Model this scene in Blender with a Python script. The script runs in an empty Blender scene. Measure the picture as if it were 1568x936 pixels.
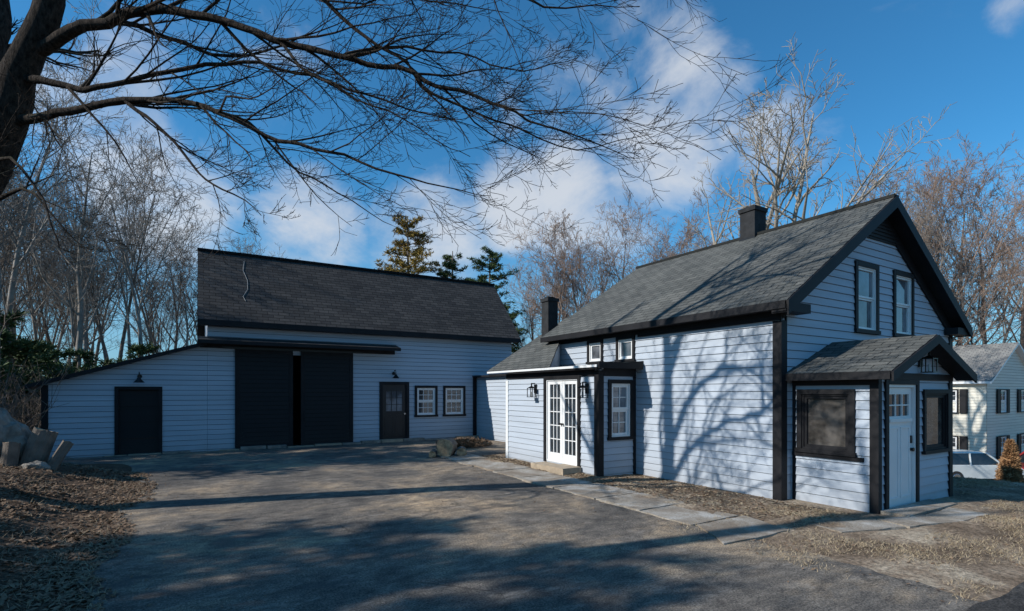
import bpy, math, random
from mathutils import Vector, noise, Matrix
R = random.Random(11)
CAMH = 1.8
def ss(a, b, x):
    t = max(0.0, min(1.0, (x - a) / (b - a)))
    return t * t * (3 - 2 * t)
def V(*a): return Vector(a)

# ------------------------------------------------------------------ materials
MATS = {}
def nm(name):
    m = bpy.data.materials.new(name); m.use_nodes = True
    nt = m.node_tree
    MATS[name] = m
    return m, nt, nt.nodes, nt.links, nt.nodes["Principled BSDF"]
def ramp(ns, stops):
    r = ns.new("ShaderNodeValToRGB")
    e = r.color_ramp.elements
    while len(e) < len(stops): e.new(0.5)
    for i, (p, c) in enumerate(stops):
        e[i].position = p; e[i].color = (c[0], c[1], c[2], 1)
    return r
def pos(ns, lk, scale=(1, 1, 1), rot=(0, 0, 0)):
    g = ns.new("ShaderNodeNewGeometry"); mp = ns.new("ShaderNodeMapping")
    mp.inputs["Scale"].default_value = scale; mp.inputs["Rotation"].default_value = rot
    lk.new(g.outputs["Position"], mp.inputs["Vector"])
    return mp.outputs["Vector"]
def nz(ns, lk, vec, scale, detail=5, rough=0.55, dist=0.0):
    n = ns.new("ShaderNodeTexNoise")
    n.inputs["Scale"].default_value = scale; n.inputs["Detail"].default_value = detail
    n.inputs["Roughness"].default_value = rough; n.inputs["Distortion"].default_value = dist
    lk.new(vec, n.inputs["Vector"]); return n.outputs["Fac"]
def bump(ns, lk, h, bs, strength, dist):
    b = ns.new("ShaderNodeBump"); b.inputs["Strength"].default_value = strength
    b.inputs["Distance"].default_value = dist
    lk.new(h, b.inputs["Height"]); lk.new(b.outputs["Normal"], bs.inputs["Normal"]); return b
def mix(ns, lk, f, a, b, mode='MIX'):
    m = ns.new("ShaderNodeMix"); m.data_type = 'RGBA'; m.blend_type = mode
    if isinstance(f, (int, float)): m.inputs[0].default_value = f
    else: lk.new(f, m.inputs[0])
    for s, i in ((a, 6), (b, 7)):
        if isinstance(s, tuple): m.inputs[i].default_value = (s[0], s[1], s[2], 1)
        else: lk.new(s, m.inputs[i])
    return m.outputs[2]

def simple(name, c, rough=0.5, var=0.15, scale=3.0, bmp=0.1, bdist=0.004, metal=0, spec=0.5):
    m, nt, ns, lk, bs = nm(name)
    v = pos(ns, lk)
    n = nz(ns, lk, v, scale, 6, 0.6)
    lo = tuple(x * (1 - var) for x in c); hi = tuple(min(1, x * (1 + var)) for x in c)
    r = ramp(ns, [(0.3, lo), (0.7, hi)])
    lk.new(n, r.inputs[0]); lk.new(r.outputs[0], bs.inputs["Base Color"])
    bs.inputs["Roughness"].default_value = rough; bs.inputs["Metallic"].default_value = metal
    bs.inputs["Specular IOR Level"].default_value = spec
    n2 = nz(ns, lk, v, scale * 14, 4)
    bump(ns, lk, n2, bs, bmp, bdist)
    return m

def siding_mat(name, c, dirt=0.25):
    m, nt, ns, lk, bs = nm(name)
    v = pos(ns, lk)
    n = nz(ns, lk, pos(ns, lk, (0.5, 0.5, 7.2)), 1.0, 4, 0.6)
    r = ramp(ns, [(0.3, tuple(x * 0.9 for x in c)), (0.7, tuple(x * 1.06 for x in c))])
    lk.new(n, r.inputs[0])
    sep = ns.new("ShaderNodeSeparateXYZ"); lk.new(v, sep.inputs[0])
    mr = ns.new("ShaderNodeMapRange"); mr.inputs[1].default_value = 0.0; mr.inputs[2].default_value = 0.5
    mr.inputs[3].default_value = dirt * 2; mr.inputs[4].default_value = 0.0
    lk.new(sep.outputs[2], mr.inputs[0])
    n2 = nz(ns, lk, v, 2.5, 6, 0.7)
    mu = ns.new("ShaderNodeMath"); mu.operation = 'MULTIPLY'; lk.new(mr.outputs[0], mu.inputs[0]); lk.new(n2, mu.inputs[1])
    col = mix(ns, lk, mu.outputs[0], r.outputs[0], (0.2, 0.17, 0.13))
    lk.new(col, bs.inputs["Base Color"])
    bs.inputs["Roughness"].default_value = 0.6
    bs.inputs["Specular IOR Level"].default_value = 0.25
    g = nz(ns, lk, pos(ns, lk, (3, 3, 60)), 2, 3)
    bump(ns, lk, g, bs, 0.12, 0.003)

def shingle_mat(name, c1, c2):
    m, nt, ns, lk, bs = nm(name)
    uv = ns.new("ShaderNodeUVMap")
    b = ns.new("ShaderNodeTexBrick")
    b.inputs["Scale"].default_value = 1.0
    b.inputs["Brick Width"].default_value = 0.32; b.inputs["Row Height"].default_value = 0.14
    b.inputs["Mortar Size"].default_value = 0.009; b.inputs["Mortar Smooth"].default_value = 0.3
    b.inputs["Color1"].default_value = (*c1, 1); b.inputs["Color2"].default_value = (*c2, 1)
    b.inputs["Mortar"].default_value = (c1[0] * 0.3, c1[1] * 0.3, c1[2] * 0.3, 1)
    b.inputs["Bias"].default_value = 0.0
    lk.new(uv.outputs[0], b.inputs["Vector"])
    v = pos(ns, lk)
    n = nz(ns, lk, v, 0.9, 6, 0.65); n3 = nz(ns, lk, v, 60, 3, 0.7)
    r = ramp(ns, [(0.25, (0.72, 0.72, 0.72)), (0.75, (1.25, 1.22, 1.18))]); lk.new(n, r.inputs[0])
    r3 = ramp(ns, [(0.3, (0.6, 0.6, 0.6)), (0.7, (1.4, 1.4, 1.4))]); lk.new(n3, r3.inputs[0])
    c = mix(ns, lk, 1.0, b.outputs[0], r.outputs[0], 'MULTIPLY')
    c = mix(ns, lk, 1.0, c, r3.outputs[0], 'MULTIPLY')
    lk.new(c, bs.inputs["Base Color"]); bs.inputs["Roughness"].default_value = 0.9
    bs.inputs["Specular IOR Level"].default_value = 0.2
    sx = ns.new("ShaderNodeSeparateXYZ"); lk.new(uv.outputs[0], sx.inputs[0])
    md = ns.new("ShaderNodeMath"); md.operation = 'MODULO'; md.inputs[1].default_value = 0.14
    lk.new(sx.outputs[1], md.inputs[0])
    ml = ns.new("ShaderNodeMath"); ml.operation = 'MULTIPLY'; ml.inputs[1].default_value = -6.0; lk.new(md.outputs[0], ml.inputs[0])
    ad = ns.new("ShaderNodeMath"); ad.operation = 'SUBTRACT'; lk.new(ml.outputs[0], ad.inputs[0]); lk.new(b.outputs["Fac"], ad.inputs[1])
    bump(ns, lk, ad.outputs[0], bs, 0.9, 0.012)

siding_mat("blue_grey_clapboard", (0.425, 0.478, 0.545))
siding_mat("cream_clapboard", (0.68, 0.65, 0.56), 0.1)
siding_mat("black_door_boards", (0.011, 0.012, 0.014), 0.05)
simple("black_trim_paint", (0.014, 0.014, 0.016), 0.6, 0.3, 2, 0.15, spec=0.2)
simple("white_paint", (0.74, 0.75, 0.75), 0.4, 0.04, 3, 0.05)
simple("dark_interior", (0.012, 0.012, 0.012), 0.95, spec=0.05)
simple("lamp_metal", (0.012, 0.012, 0.013), 0.35, 0.2, 5, 0.05, metal=0.3)
simple("lamp_glass", (0.35, 0.36, 0.36), 0.1, 0.1)
simple("chimney_paint", (0.03, 0.031, 0.033), 0.85, 0.35, 6, 0.5, 0.02, spec=.2)
simple("black_metal_door", (0.012, 0.013, 0.015), 0.4, 0.2)
shingle_mat("dark_shingles", (0.078, 0.083, 0.08), (0.12, 0.123, 0.117))
shingle_mat("black_shingles", (0.034, 0.034, 0.035), (0.064, 0.061, 0.059))
shingle_mat("grey_shingles", (0.2, 0.2, 0.2), (0.26, 0.26, 0.25))
simple("bare_bark", (0.16, 0.13, 0.105), 0.9, 0.4, 4, 0.6, 0.02)
simple("tan_twigs", (0.29, 0.205, 0.155), 0.9, 0.3, 1, 0.3, 0.01)
simple("grey_bark", (0.24, 0.21, 0.18), 0.9, 0.4, 3, 0.5, 0.02)
simple("pale_bark", (0.33, 0.285, 0.23), 0.9, 0.35, 3, 0.5, 0.02)
simple("car_tyre", (0.02, 0.02, 0.02), 0.8); simple("car_chrome", (0.5, 0.5, 0.5), 0.25, metal=1)
simple("car_lamp_red", (0.4, 0.02, 0.02), 0.2)
simple("car_silver", (0.6, 0.64, 0.64), 0.25, 0.03, 1, 0.0); simple("car_red", (0.4, 0.03, 0.02), 0.25, 0.03, 1, 0.0)
simple("stone", (0.27, 0.245, 0.21), 0.9, 0.45, 5, 0.9, 0.03)
simple("step_stone", (0.36, 0.29, 0.21), 0.9, 0.25, 5, 0.6, 0.01)
simple("cut_wood", (0.36, 0.25, 0.15), 0.85, 0.5, 12, 0.6, 0.01)
simple("dead_shrub", (0.30, 0.17, 0.08), 0.9, 0.5, 5)
simple("rope", (0.35, 0.35, 0.34), 0.8)

def hero_bark():
    m, nt, ns, lk, bs = nm("mossy_bark")
    v = pos(ns, lk)
    n = nz(ns, lk, pos(ns, lk, (6, 6, 2)), 4, 8, 0.7)
    r = ramp(ns, [(0.38, (0.016, 0.013, 0.011)), (0.66, (0.08, 0.062, 0.05))]); lk.new(n, r.inputs[0])
    g = ns.new("ShaderNodeNewGeometry"); sp = ns.new("ShaderNodeSeparateXYZ"); lk.new(g.outputs["Normal"], sp.inputs[0])
    n2 = nz(ns, lk, v, 5, 5, 0.6)
    ad = ns.new("ShaderNodeMath"); ad.operation = 'ADD'; lk.new(sp.outputs[2], ad.inputs[0]); lk.new(n2, ad.inputs[1])
    mr = ns.new("ShaderNodeMapRange"); mr.inputs[1].default_value = 1.15; mr.inputs[2].default_value = 1.45
    mr.inputs[4].default_value = 0.6; lk.new(ad.outputs[0], mr.inputs[0])
    c = mix(ns, lk, mr.outputs[0], r.outputs[0], (0.08, 0.085, 0.035))
    lk.new(c, bs.inputs["Base Color"]); bs.inputs["Roughness"].default_value = 0.95
    bs.inputs["Specular IOR Level"].default_value = 0.1
    bump(ns, lk, n, bs, 1.0, 0.05)
hero_bark()

def glass(name, base, rough=0.04, sc=1.6, spec=.9):
    m, nt, ns, lk, bs = nm(name)
    v = pos(ns, lk)
    n = nz(ns, lk, v, sc, 3)
    r = ramp(ns, [(0.4, tuple(x * 0.3 for x in base)), (0.62, base)]); lk.new(n, r.inputs[0])
    lk.new(r.outputs[0], bs.inputs["Base Color"])
    bs.inputs["Roughness"].default_value = rough
    bs.inputs["Specular IOR Level"].default_value = spec
    n2 = nz(ns, lk, v, 1.2, 1); bump(ns, lk, n2, bs, 0.15, 0.02)
glass("window_glass", (0.05, 0.06, 0.07)); glass("window_glass_blind", (0.2, 0.22, 0.25)); glass("porch_glint_glass", (0.12, 0.11, 0.10), 0.03, 3.0, 1.0)  # porch panes carry reflected glints painted into their mottled base colour
glass("car_glass", (0.03, 0.035, 0.04))

def leafmat(name, a, b):
    m, nt, ns, lk, bs = nm(name)
    n = nz(ns, lk, pos(ns, lk), 9, 3)
    r = ramp(ns, [(0.3, a), (0.7, b)]); lk.new(n, r.inputs[0]); lk.new(r.outputs[0], bs.inputs["Base Color"])
    bs.inputs["Roughness"].default_value = 0.75; bs.inputs["Specular IOR Level"].default_value = 0.2
leafmat("pine_needles", (0.035, 0.06, 0.025), (0.085, 0.12, 0.04))
leafmat("pine_needles_gold", (0.18, 0.13, 0.03), (0.34, 0.23, 0.055))
leafmat("dead_leaves", (0.09, 0.055, 0.035), (0.27, 0.185, 0.12))
leafmat("dry_grass", (0.22, 0.17, 0.11), (0.42, 0.34, 0.23))

def asphalt(name, worn):
    m, nt, ns, lk, bs = nm(name)
    v = pos(ns, lk)
    big = nz(ns, lk, v, 0.42, 8, 0.7, 0.4)
    r = ramp(ns, [(0.38, (0.095, 0.092, 0.09)), (0.49, (0.15, 0.14, 0.13)), (0.57, (0.25, 0.212, 0.17)), (0.66, (0.43, 0.335, 0.235))] if worn else
             [(0.3, (0.045, 0.045, 0.047)), (0.7, (0.085, 0.082, 0.08))])
    lk.new(big, r.inputs[0])
    mid = nz(ns, lk, pos(ns, lk, (1, 1.7, 1)), 3.2, 10, 0.8)
    r2 = ramp(ns, [(0.34, (0.45, 0.45, 0.47)), (0.66, (1.55, 1.5, 1.42))]); lk.new(mid, r2.inputs[0])
    c = mix(ns, lk, 1.0, r.outputs[0], r2.outputs[0], 'MULTIPLY')
    sp = nz(ns, lk, v, 50, 4, 0.9)
    r3 = ramp(ns, [(0.39, (0.35, 0.35, 0.35)), (0.61, (1.8, 1.72, 1.6))]); lk.new(sp, r3.inputs[0])
    c = mix(ns, lk, 1.0, c, r3.outputs[0], 'MULTIPLY')
    sc = nz(ns, lk, pos(ns, lk, (0.9, 1.9, 1), (0, 0, 0.3)), 2.0, 9, 0.78)
    rs = ramp(ns, [(0.55, (0, 0, 0)), (0.65, (0.55, 0.55, 0.55))]); lk.new(sc, rs.inputs[0])
    c = mix(ns, lk, rs.outputs[0], c, (0.37, 0.325, 0.275) if worn else (.12, .12, .12))
    tn = nz(ns, lk, pos(ns, lk, (1, 1.4, 1)), 0.8, 7, 0.65, 0.5)
    rt = ramp(ns, [(0.56, (0, 0, 0)), (0.64, (0.7, 0.7, 0.7))]); lk.new(tn, rt.inputs[0])
    c = mix(ns, lk, rt.outputs[0], c, (0.075, 0.073, 0.073))
    wv = nz(ns, lk, v, 2.6, 7, .65)
    addv = ns.new("ShaderNodeVectorMath"); addv.operation = 'MULTIPLY_ADD'
    cmb = ns.new("ShaderNodeCombineXYZ"); lk.new(wv, cmb.inputs[0]); lk.new(wv, cmb.inputs[1])
    lk.new(cmb.outputs[0], addv.inputs[0]); addv.inputs[1].default_value = (1.1, -1.1, 0); lk.new(v, addv.inputs[2])
    vo = ns.new("ShaderNodeTexVoronoi"); vo.feature = 'DISTANCE_TO_EDGE'; vo.inputs["Scale"].default_value = 0.38
    lk.new(addv.outputs[0], vo.inputs["Vector"])
    rc = ramp(ns, [(0.0, (1, 1, 1)), (0.008, (0, 0, 0))]); lk.new(vo.outputs["Distance"], rc.inputs[0])
    pm = ramp(ns, [(0.46, (0, 0, 0)), (0.56, (0.85, 0.85, 0.85))]); lk.new(nz(ns, lk, v, 0.6, 3), pm.inputs[0])
    cf = mix(ns, lk, 1.0, rc.outputs[0], pm.outputs[0], 'MULTIPLY')
    c = mix(ns, lk, cf, c, (0.04, 0.037, 0.034))
    lk.new(c, bs.inputs["Base Color"]); bs.inputs["Roughness"].default_value = 0.92
    bs.inputs["Specular IOR Level"].default_value = 0.15
    bump(ns, lk, sp, bs, 0.9, 0.01)
asphalt("worn_asphalt", True); asphalt("street_asphalt", False)

def concrete():
    m, nt, ns, lk, bs = nm("concrete")
    v = pos(ns, lk)
    n = nz(ns, lk, v, 1.5, 9, 0.72, 0.4)
    r = ramp(ns, [(0.40, (0.20, 0.16, 0.12)), (0.52, (0.29, 0.255, 0.21)), (0.64, (0.43, 0.41, 0.375))]); lk.new(n, r.inputs[0])
    s = nz(ns, lk, v, 50, 3, 0.7); r2 = ramp(ns, [(0.3, (0.6,) * 3), (0.7, (1.35,) * 3)]); lk.new(s, r2.inputs[0])
    lk.new(mix(ns, lk, 1.0, r.outputs[0], r2.outputs[0], 'MULTIPLY'), bs.inputs["Base Color"])
    bs.inputs["Roughness"].default_value = 0.9; bump(ns, lk, n, bs, 0.5, 0.02)
concrete()
def groundmat():
    m, nt, ns, lk, bs = nm("earth_and_leaf_litter")
    v = pos(ns, lk)
    n = nz(ns, lk, v, 1.1, 8, 0.7); f = nz(ns, lk, v, 22, 6, 0.75)
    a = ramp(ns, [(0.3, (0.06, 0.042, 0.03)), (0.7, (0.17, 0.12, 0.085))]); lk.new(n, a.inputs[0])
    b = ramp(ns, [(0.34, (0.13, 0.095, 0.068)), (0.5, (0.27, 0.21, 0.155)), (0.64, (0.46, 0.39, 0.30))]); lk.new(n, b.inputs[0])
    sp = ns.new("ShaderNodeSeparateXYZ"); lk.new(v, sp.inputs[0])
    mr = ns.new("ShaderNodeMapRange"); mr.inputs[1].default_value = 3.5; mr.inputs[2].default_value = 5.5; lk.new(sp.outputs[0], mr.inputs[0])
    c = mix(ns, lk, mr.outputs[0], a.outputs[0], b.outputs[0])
    r3 = ramp(ns, [(0.35, (0.4,) * 3), (0.65, (1.55, 1.5, 1.45))]); lk.new(f, r3.inputs[0])
    lk.new(mix(ns, lk, 1.0, c, r3.outputs[0], 'MULTIPLY'), bs.inputs["Base Color"])
    bs.inputs["Roughness"].default_value = 1.0; bs.inputs["Specular IOR Level"].default_value = 0.1
    bump(ns, lk, f, bs, 1.0, 0.03)
groundmat()

# ------------------------------------------------------------------ mesh builder
class MB:
    def __init__(s): s.v = []; s.f = []; s.m = []; s.uv = []; s.mats = []
    def face(s, pts, mat, uv=None):
        b = len(s.v); s.v += [tuple(p) for p in pts]; s.f.append(tuple(range(b, b + len(pts))))
        if mat not in s.mats: s.mats.append(mat)
        s.m.append(s.mats.index(mat)); s.uv += (uv if uv else [(0, 0)] * len(pts))
    def hexa(s, c, mat):
        for i in ((0, 3, 2, 1), (4, 5, 6, 7), (0, 1, 5, 4), (1, 2, 6, 5), (2, 3, 7, 6), (3, 0, 4, 7)):
            s.face([c[k] for k in i], mat)
    def box(s, x0, x1, y0, y1, z0, z1, mat):
        s.hexa([(x0, y0, z0), (x1, y0, z0), (x1, y1, z0), (x0, y1, z0), (x0, y0, z1), (x1, y0, z1), (x1, y1, z1), (x0, y1, z1)], mat)
    def fbox(s, F, u0, u1, z0, z1, n0, n1, mat):
        s.hexa([F(u0, z0, n0), F(u1, z0, n0), F(u1, z0, n1), F(u0, z0, n1), F(u0, z1, n0), F(u1, z1, n0), F(u1, z1, n1), F(u0, z1, n1)], mat)
    def slab(s, pts, th, top, side):
        P = [Vector(p) for p in pts]
        L = (P[1] - P[0]); Lu = L.normalized()
        uv = []
        for p in P:
            d = p - P[0]; u = d.dot(Lu); w = (d - Lu * u).length; uv.append((u, w + 0.02))
        s.face(P, top, uv)
        Q = [p - Vector((0, 0, th)) for p in P]
        s.face(list(reversed(Q)), side)
        n = len(P)
        for i in range(n):
            j = (i + 1) % n; s.face([P[i], Q[i], Q[j], P[j]], side)
    def cyl(s, a, b, r0, r1, n, mat, cap=True):
        a = Vector(a); b = Vector(b); d = (b - a).normalized()
        e = d.cross(Vector((0, 0, 1)) if abs(d.z) < 0.9 else Vector((1, 0, 0))).normalized(); g = d.cross(e)
        A = [a + (e * math.cos(t) + g * math.sin(t)) * r0 for t in [2 * math.pi * i / n for i in range(n)]]
        B = [b + (e * math.cos(t) + g * math.sin(t)) * r1 for t in [2 * math.pi * i / n for i in range(n)]]
        for i in range(n):
            j = (i + 1) % n; s.face([A[i], A[j], B[j], B[i]], mat)
        if cap: s.face(list(reversed(A)), mat); s.face(B, mat)
    def build(s, name, parent=None, smooth=False):
        me = bpy.data.meshes.new(name); me.from_pydata(s.v, [], s.f)
        for m in s.mats: me.materials.append(MATS[m])
        me.polygons.foreach_set("material_index", s.m)
        l = me.uv_layers.new(name="UVMap"); flat = [c for u in s.uv for c in u]
        l.data.foreach_set("uv", flat)
        if smooth: me.polygons.foreach_set("use_smooth", [True] * len(s.f))
        me.update()
        o = bpy.data.objects.new(name, me); bpy.context.scene.collection.objects.link(o)
        if parent: o.parent = parent
        return o
def empty(name):
    e = bpy.data.objects.new(name, None); bpy.context.scene.collection.objects.link(e); return e
def FX(x): return lambda u, z, n: (x - n, u, z)
def FY(y): return lambda u, z, n: (u, y - n, z)

def extent(poly, z):
    xs = []
    n = len(poly)
    for i in range(n):
        a = poly[i]; b = poly[(i + 1) % n]
        if abs(a[1] - b[1]) < 1e-9:
            if abs(a[1] - z) < 1e-6: xs += [a[0], b[0]]
            continue
        t = (z - a[1]) / (b[1] - a[1])
        if -1e-6 <= t <= 1 + 1e-6: xs.append(a[0] + (b[0] - a[0]) * t)
    return (min(xs), max(xs)) if xs else None
def siding(mb, F, poly, holes=(), e=0.14, mat="blue_grey_clapboard", lip=0.02, n0=0.0, shade_line=0.008):
    zmin = min(p[1] for p in poly); zmax = max(p[1] for p in poly)
    z = zmin
    while z < zmax - 1e-4:
        z1 = z + e; zt = min(z1, zmax); zg = zt - shade_line
        br = {z, zt}
        if zg > z: br.add(zg)
        for h in holes:
            for q in (h[2], h[3]):
                if z < q < zt: br.add(q)
        for p in poly:
            if z < p[1] < zt: br.add(p[1])
        br = sorted(br)
        for i in range(len(br) - 1):
            a, b = br[i], br[i + 1]
            if b - a < 1e-5: continue
            ea = extent(poly, a + 1e-5); eb = extent(poly, b - 1e-5)
            if not ea or not eb: continue
            oa = n0 + lip * (1 - (a - z) / e); ob = n0 + lip * (1 - (b - z) / e); mm = mat
            if a >= zg - 1e-6: oa = ob = n0 - 0.012; mm = "dark_interior"   # near-black strip painted in as the shade line between boards
            cuts = sorted([(h[0], h[1]) for h in holes if h[2] <= a + 1e-6 and h[3] >= b - 1e-6])
            segs = []
            L0, L1 = ea[0], eb[0]
            for c in cuts:
                segs.append((L0, L1, c[0], c[0])); L0 = L1 = c[1]
            segs.append((L0, L1, ea[1], eb[1]))
            for (p0, p1, q0, q1) in segs:
                if max(q0, q1) <= min(p0, p1) + 1e-4: continue
                mb.face([F(p0, a, oa), F(q0, a, oa), F(q1, b, ob), F(p1, b, ob)], mm)
                if a == z:
                    mb.face([F(p0, a, n0 - 0.012), F(q0, a, n0 - 0.012), F(q0, a, oa), F(p0, a, oa)], mat)
        z = z1
def window(mb, F, u0, u1, z0, z1, tw=0.09, cols=0, rows=0, hung=True, frame="white_paint", fw=0.045, gl="window_glass", sill=True):
    T = "black_trim_paint"
    mb.fbox(F, u0, u0 + tw, z0, z1, -0.06, 0.045, T); mb.fbox(F, u1 - tw, u1, z0, z1, -0.06, 0.045, T)
    mb.fbox(F, u0 + tw, u1 - tw, z1 - tw, z1, -0.06, 0.047, T)
    mb.fbox(F, u0 - (0.02 if sill else -tw), u1 + (0.02 if sill else -tw), z0, z0 + tw * 0.8, -0.06, 0.065 if sill else 0.04, T)
    a0, a1, b0, b1 = u0 + tw, u1 - tw, z0 + tw * 0.8, z1 - tw
    def rect(a0, a1, b0, b1, n0, n1, w):
        mb.fbox(F, a0, a0 + w, b0, b1, n0, n1, frame); mb.fbox(F, a1 - w, a1, b0, b1, n0, n1, frame)
        mb.fbox(F, a0 + w, a1 - w, b0, b0 + w, n0, n1, frame); mb.fbox(F, a0 + w, a1 - w, b1 - w, b1, n0, n1, frame)
    rect(a0, a1, b0, b1, -0.06, 0.022, fw * 0.6)
    a0 += fw * 0.6; a1 -= fw * 0.6; b0 += fw * 0.6; b1 -= fw * 0.6
    sashes = [(b0, (b0 + b1) / 2 + 0.01, -0.02), ((b0 + b1) / 2 + 0.012, b1, 0.0)] if hung else [(b0, b1, 0.0)]
    for (c0, c1, nn) in sashes:
        rect(a0, a1, c0, c1, nn - 0.045, nn, fw)
        g0, g1, h0, h1 = a0 + fw, a1 - fw, c0 + fw, c1 - fw
        mb.face([F(g0, h0, nn - 0.03), F(g1, h0, nn - 0.03), F(g1, h1, nn - 0.03), F(g0, h1, nn - 0.03)], gl)
        for i in range(1, cols):
            u = g0 + (g1 - g0) * i / cols; mb.fbox(F, u - 0.009, u + 0.009, h0, h1, nn - 0.028, nn - 0.012, frame)
        for i in range(1, rows):
            z = h0 + (h1 - h0) * i / rows; mb.fbox(F, g0, g1, z - 0.009, z + 0.009, nn - 0.028, nn - 0.0135, frame)
def lantern(mb, F, u, z):
    M = "lamp_metal"
    mb.fbox(F, u - 0.05, u + 0.05, z - 0.10, z + 0.12, 0.02, 0.045, M)
    mb.fbox(F, u - 0.012, u + 0.012, z + 0.13, z + 0.155, 0.045, 0.16, M)
    mb.fbox(F, u - 0.012, u + 0.012, z + 0.08, z + 0.13, 0.135, 0.16, M)
    w = 0.075; c = 0.148
    for a in (-1, 1):
        for b in (-1, 1):
            uu = u + a * w; nn = c + b * w
            mb.fbox(F, uu - 0.007, uu + 0.007, z - 0.18, z + 0.02, nn - 0.007, nn + 0.007, M)
    mb.fbox(F, u - w - 0.01, u + w + 0.01, z - 0.195, z - 0.18, c - w - 0.01, c + w + 0.01, M)
    mb.fbox(F, u - w - 0.01, u + w + 0.01, z + 0.02, z + 0.032, c - w - 0.01, c + w + 0.01, M)
    ap = F(u, z + 0.09, c); q = [F(u - w, z + 0.032, c - w), F(u + w, z + 0.032, c - w), F(u + w, z + 0.032, c + w), F(u - w, z + 0.032, c + w)]
    for i in range(4): mb.face([q[i], q[(i + 1) % 4], ap], M)
    mb.cyl(F(u, z - 0.18, c), F(u, z - 0.06, c), 0.02, 0.02, 8, "lamp_glass")
def barnlamp(mb, F, u, z):
    M = "lamp_metal"
    mb.cyl(F(u, z + 0.12, 0.0), F(u, z + 0.12, 0.04), 0.06, 0.06, 12, M)
    pts = [F(u, z + 0.12, 0.03), F(u, z + 0.22, 0.1), F(u, z + 0.24, 0.2), F(u, z + 0.16, 0.27), F(u, z + 0.08, 0.27)]
    for a, b in zip(pts, pts[1:]): mb.cyl(a, b, 0.012, 0.012, 6, M)
    mb.cyl(F(u, z + 0.08, 0.27), F(u, z + 0.03, 0.27), 0.04, 0.06, 14, M)
    mb.cyl(F(u, z + 0.03, 0.27), F(u, z - 0.06, 0.27), 0.06, 0.14, 14, M, False)
    mb.cyl(F(u, z - 0.07, 0.27), F(u, z - 0.02, 0.27), 0.035, 0.035, 8, "lamp_glass")

# ------------------------------------------------------------------ FARMHOUSE
T = "black_trim_paint"
house = empty("farmhouse")
X0, X1, Y0, Y1 = 8.35, 15.07, 5.14, 11.6
EX0, EX1, RX = 8.05, 15.37, 11.71
EZ, RZ = 3.27, 5.64
sl = (RZ - EZ) / (RX - EX0)
rz = lambda x: EZ + sl * ((x - EX0) if x < RX else (EX1 - x))
w = MB()
FM = FX(X0); FG = FY(Y0)
smallw = [(9.56, 10.14, 2.48, 3.06), (8.50, 9.10, 2.48, 3.06)]
siding(w, FM, [(Y0, -0.15), (Y1, -0.15), (Y1, 3.25), (Y0, 3.25)], [(8.48, 11.2, -0.2, 2.3)] + smallw)
gw = [(10.71, 11.61, 2.93, 4.30), (12.23, 13.13, 2.93, 4.30)]
siding(w, FG, [(X0, -0.15), (X1, -0.15), (X1, rz(X1) - 0.1), (RX, RZ - 0.1), (X0, rz(X0) - 0.1)], gw + [(9.2, 10.6, -0.2, 2.0)])
w.face([(X1, Y0, -3), (X1, Y1, -3), (X1, Y1, 3.3), (X1, Y0, 3.3)], "blue_grey_clapboard")
w.face([(X0, Y1, -0.2), (X1, Y1, -0.5), (X1, Y1, 3.3), (RX, Y1, 5.5), (X0, Y1, 3.3)], "blue_grey_clapboard")
PX0, PX1, PY = 8.65, 11.2, 3.83
FPX = FX(PX0); FPY = FY(PY)
siding(w, FPX, [(PY, -0.15), (Y0, -0.15), (Y0, 2.06), (PY, 2.06)], [(4.12, 5.02, 0.8, 1.84)])
siding(w, FPY, [(PX0, -0.15), (PX1, -0.15), (PX1, 2.08), (9.92, 2.62), (PX0, 2.08)], [(8.90, 9.88, -0.2, 1.98), (10.12, 11.1, 0.78, 1.84)])
w.face([(PX1, PY, -0.5), (PX1, Y0, -0.5), (PX1, Y0, 2.1), (PX1, PY, 2.1)], "blue_grey_clapboard")
BX, BY0, BY1 = 7.26, 8.47, 12.25
FB = FX(BX); FBY = FY(BY0)
siding(w, FB, [(BY0, -0.1), (BY1, -0.1), (BY1, 2.3), (BY0, 2.3)], [(9.06, 10.46, 0.14, 2.18)])
siding(w, FBY, [(BX, -0.1), (X0, -0.1), (X0, 2.42), (BX, 2.3)], [(7.50, 8.22, 0.76, 2.06)])
w.face([(BX, BY1, -.1), (9.8, BY1, -.1), (9.8, BY1, 3.9), (BX, BY1, 2.3)], "blue_grey_clapboard")
siding(w, FX(9.5), [(12.25, -0.1), (18.39, -0.1), (18.39, 2.4), (12.25, 2.4)])
w.build("walls", house)

r = MB()
S = "dark_shingles"
r.slab([(EX0, 4.85, EZ), (EX0, 11.8, EZ), (RX, 11.8, RZ), (RX, 4.85, RZ)], 0.07, S, T)
r.slab([(EX1, 11.8, EZ), (EX1, 4.85, EZ), (RX, 4.85, RZ), (RX, 11.8, RZ)], 0.07, S, T)
r.box(RX - 0.1, RX + 0.1, 4.84, 11.81, RZ - 0.05, RZ + 0.012, S)
pe, pr = 2.10, 2.70; PM = 9.92
r.slab([(8.43, 3.55, pe), (8.43, Y0, pe), (PM, Y0, pr), (PM, 3.55, pr)], 0.05, S, T)
r.slab([(11.42, Y0, pe), (11.42, 3.55, pe), (PM, 3.55, pr), (PM, Y0, pr)], 0.05, S, T)
r.slab([(7.05, 8.25, 2.36), (7.05, 11.3, 2.36), (8.34, 11.3, 2.47), (8.34, 8.25, 2.47)], 0.06, S, T)
r.slab([(7.04, 9.95, 2.38), (7.04, 13.0, 2.38), (9.8, 13.0, 4.08), (9.8, 11.61, 4.08), (8.36, 11.61, 3.19), (8.34, 11.3, 3.18)], 0.05, S, T)
r.slab([(12.5, 13.0, 2.4), (12.5, 11.61, 2.4), (9.8, 11.61, 4.08), (9.8, 13.0, 4.08)], 0.06, S, T)
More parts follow.
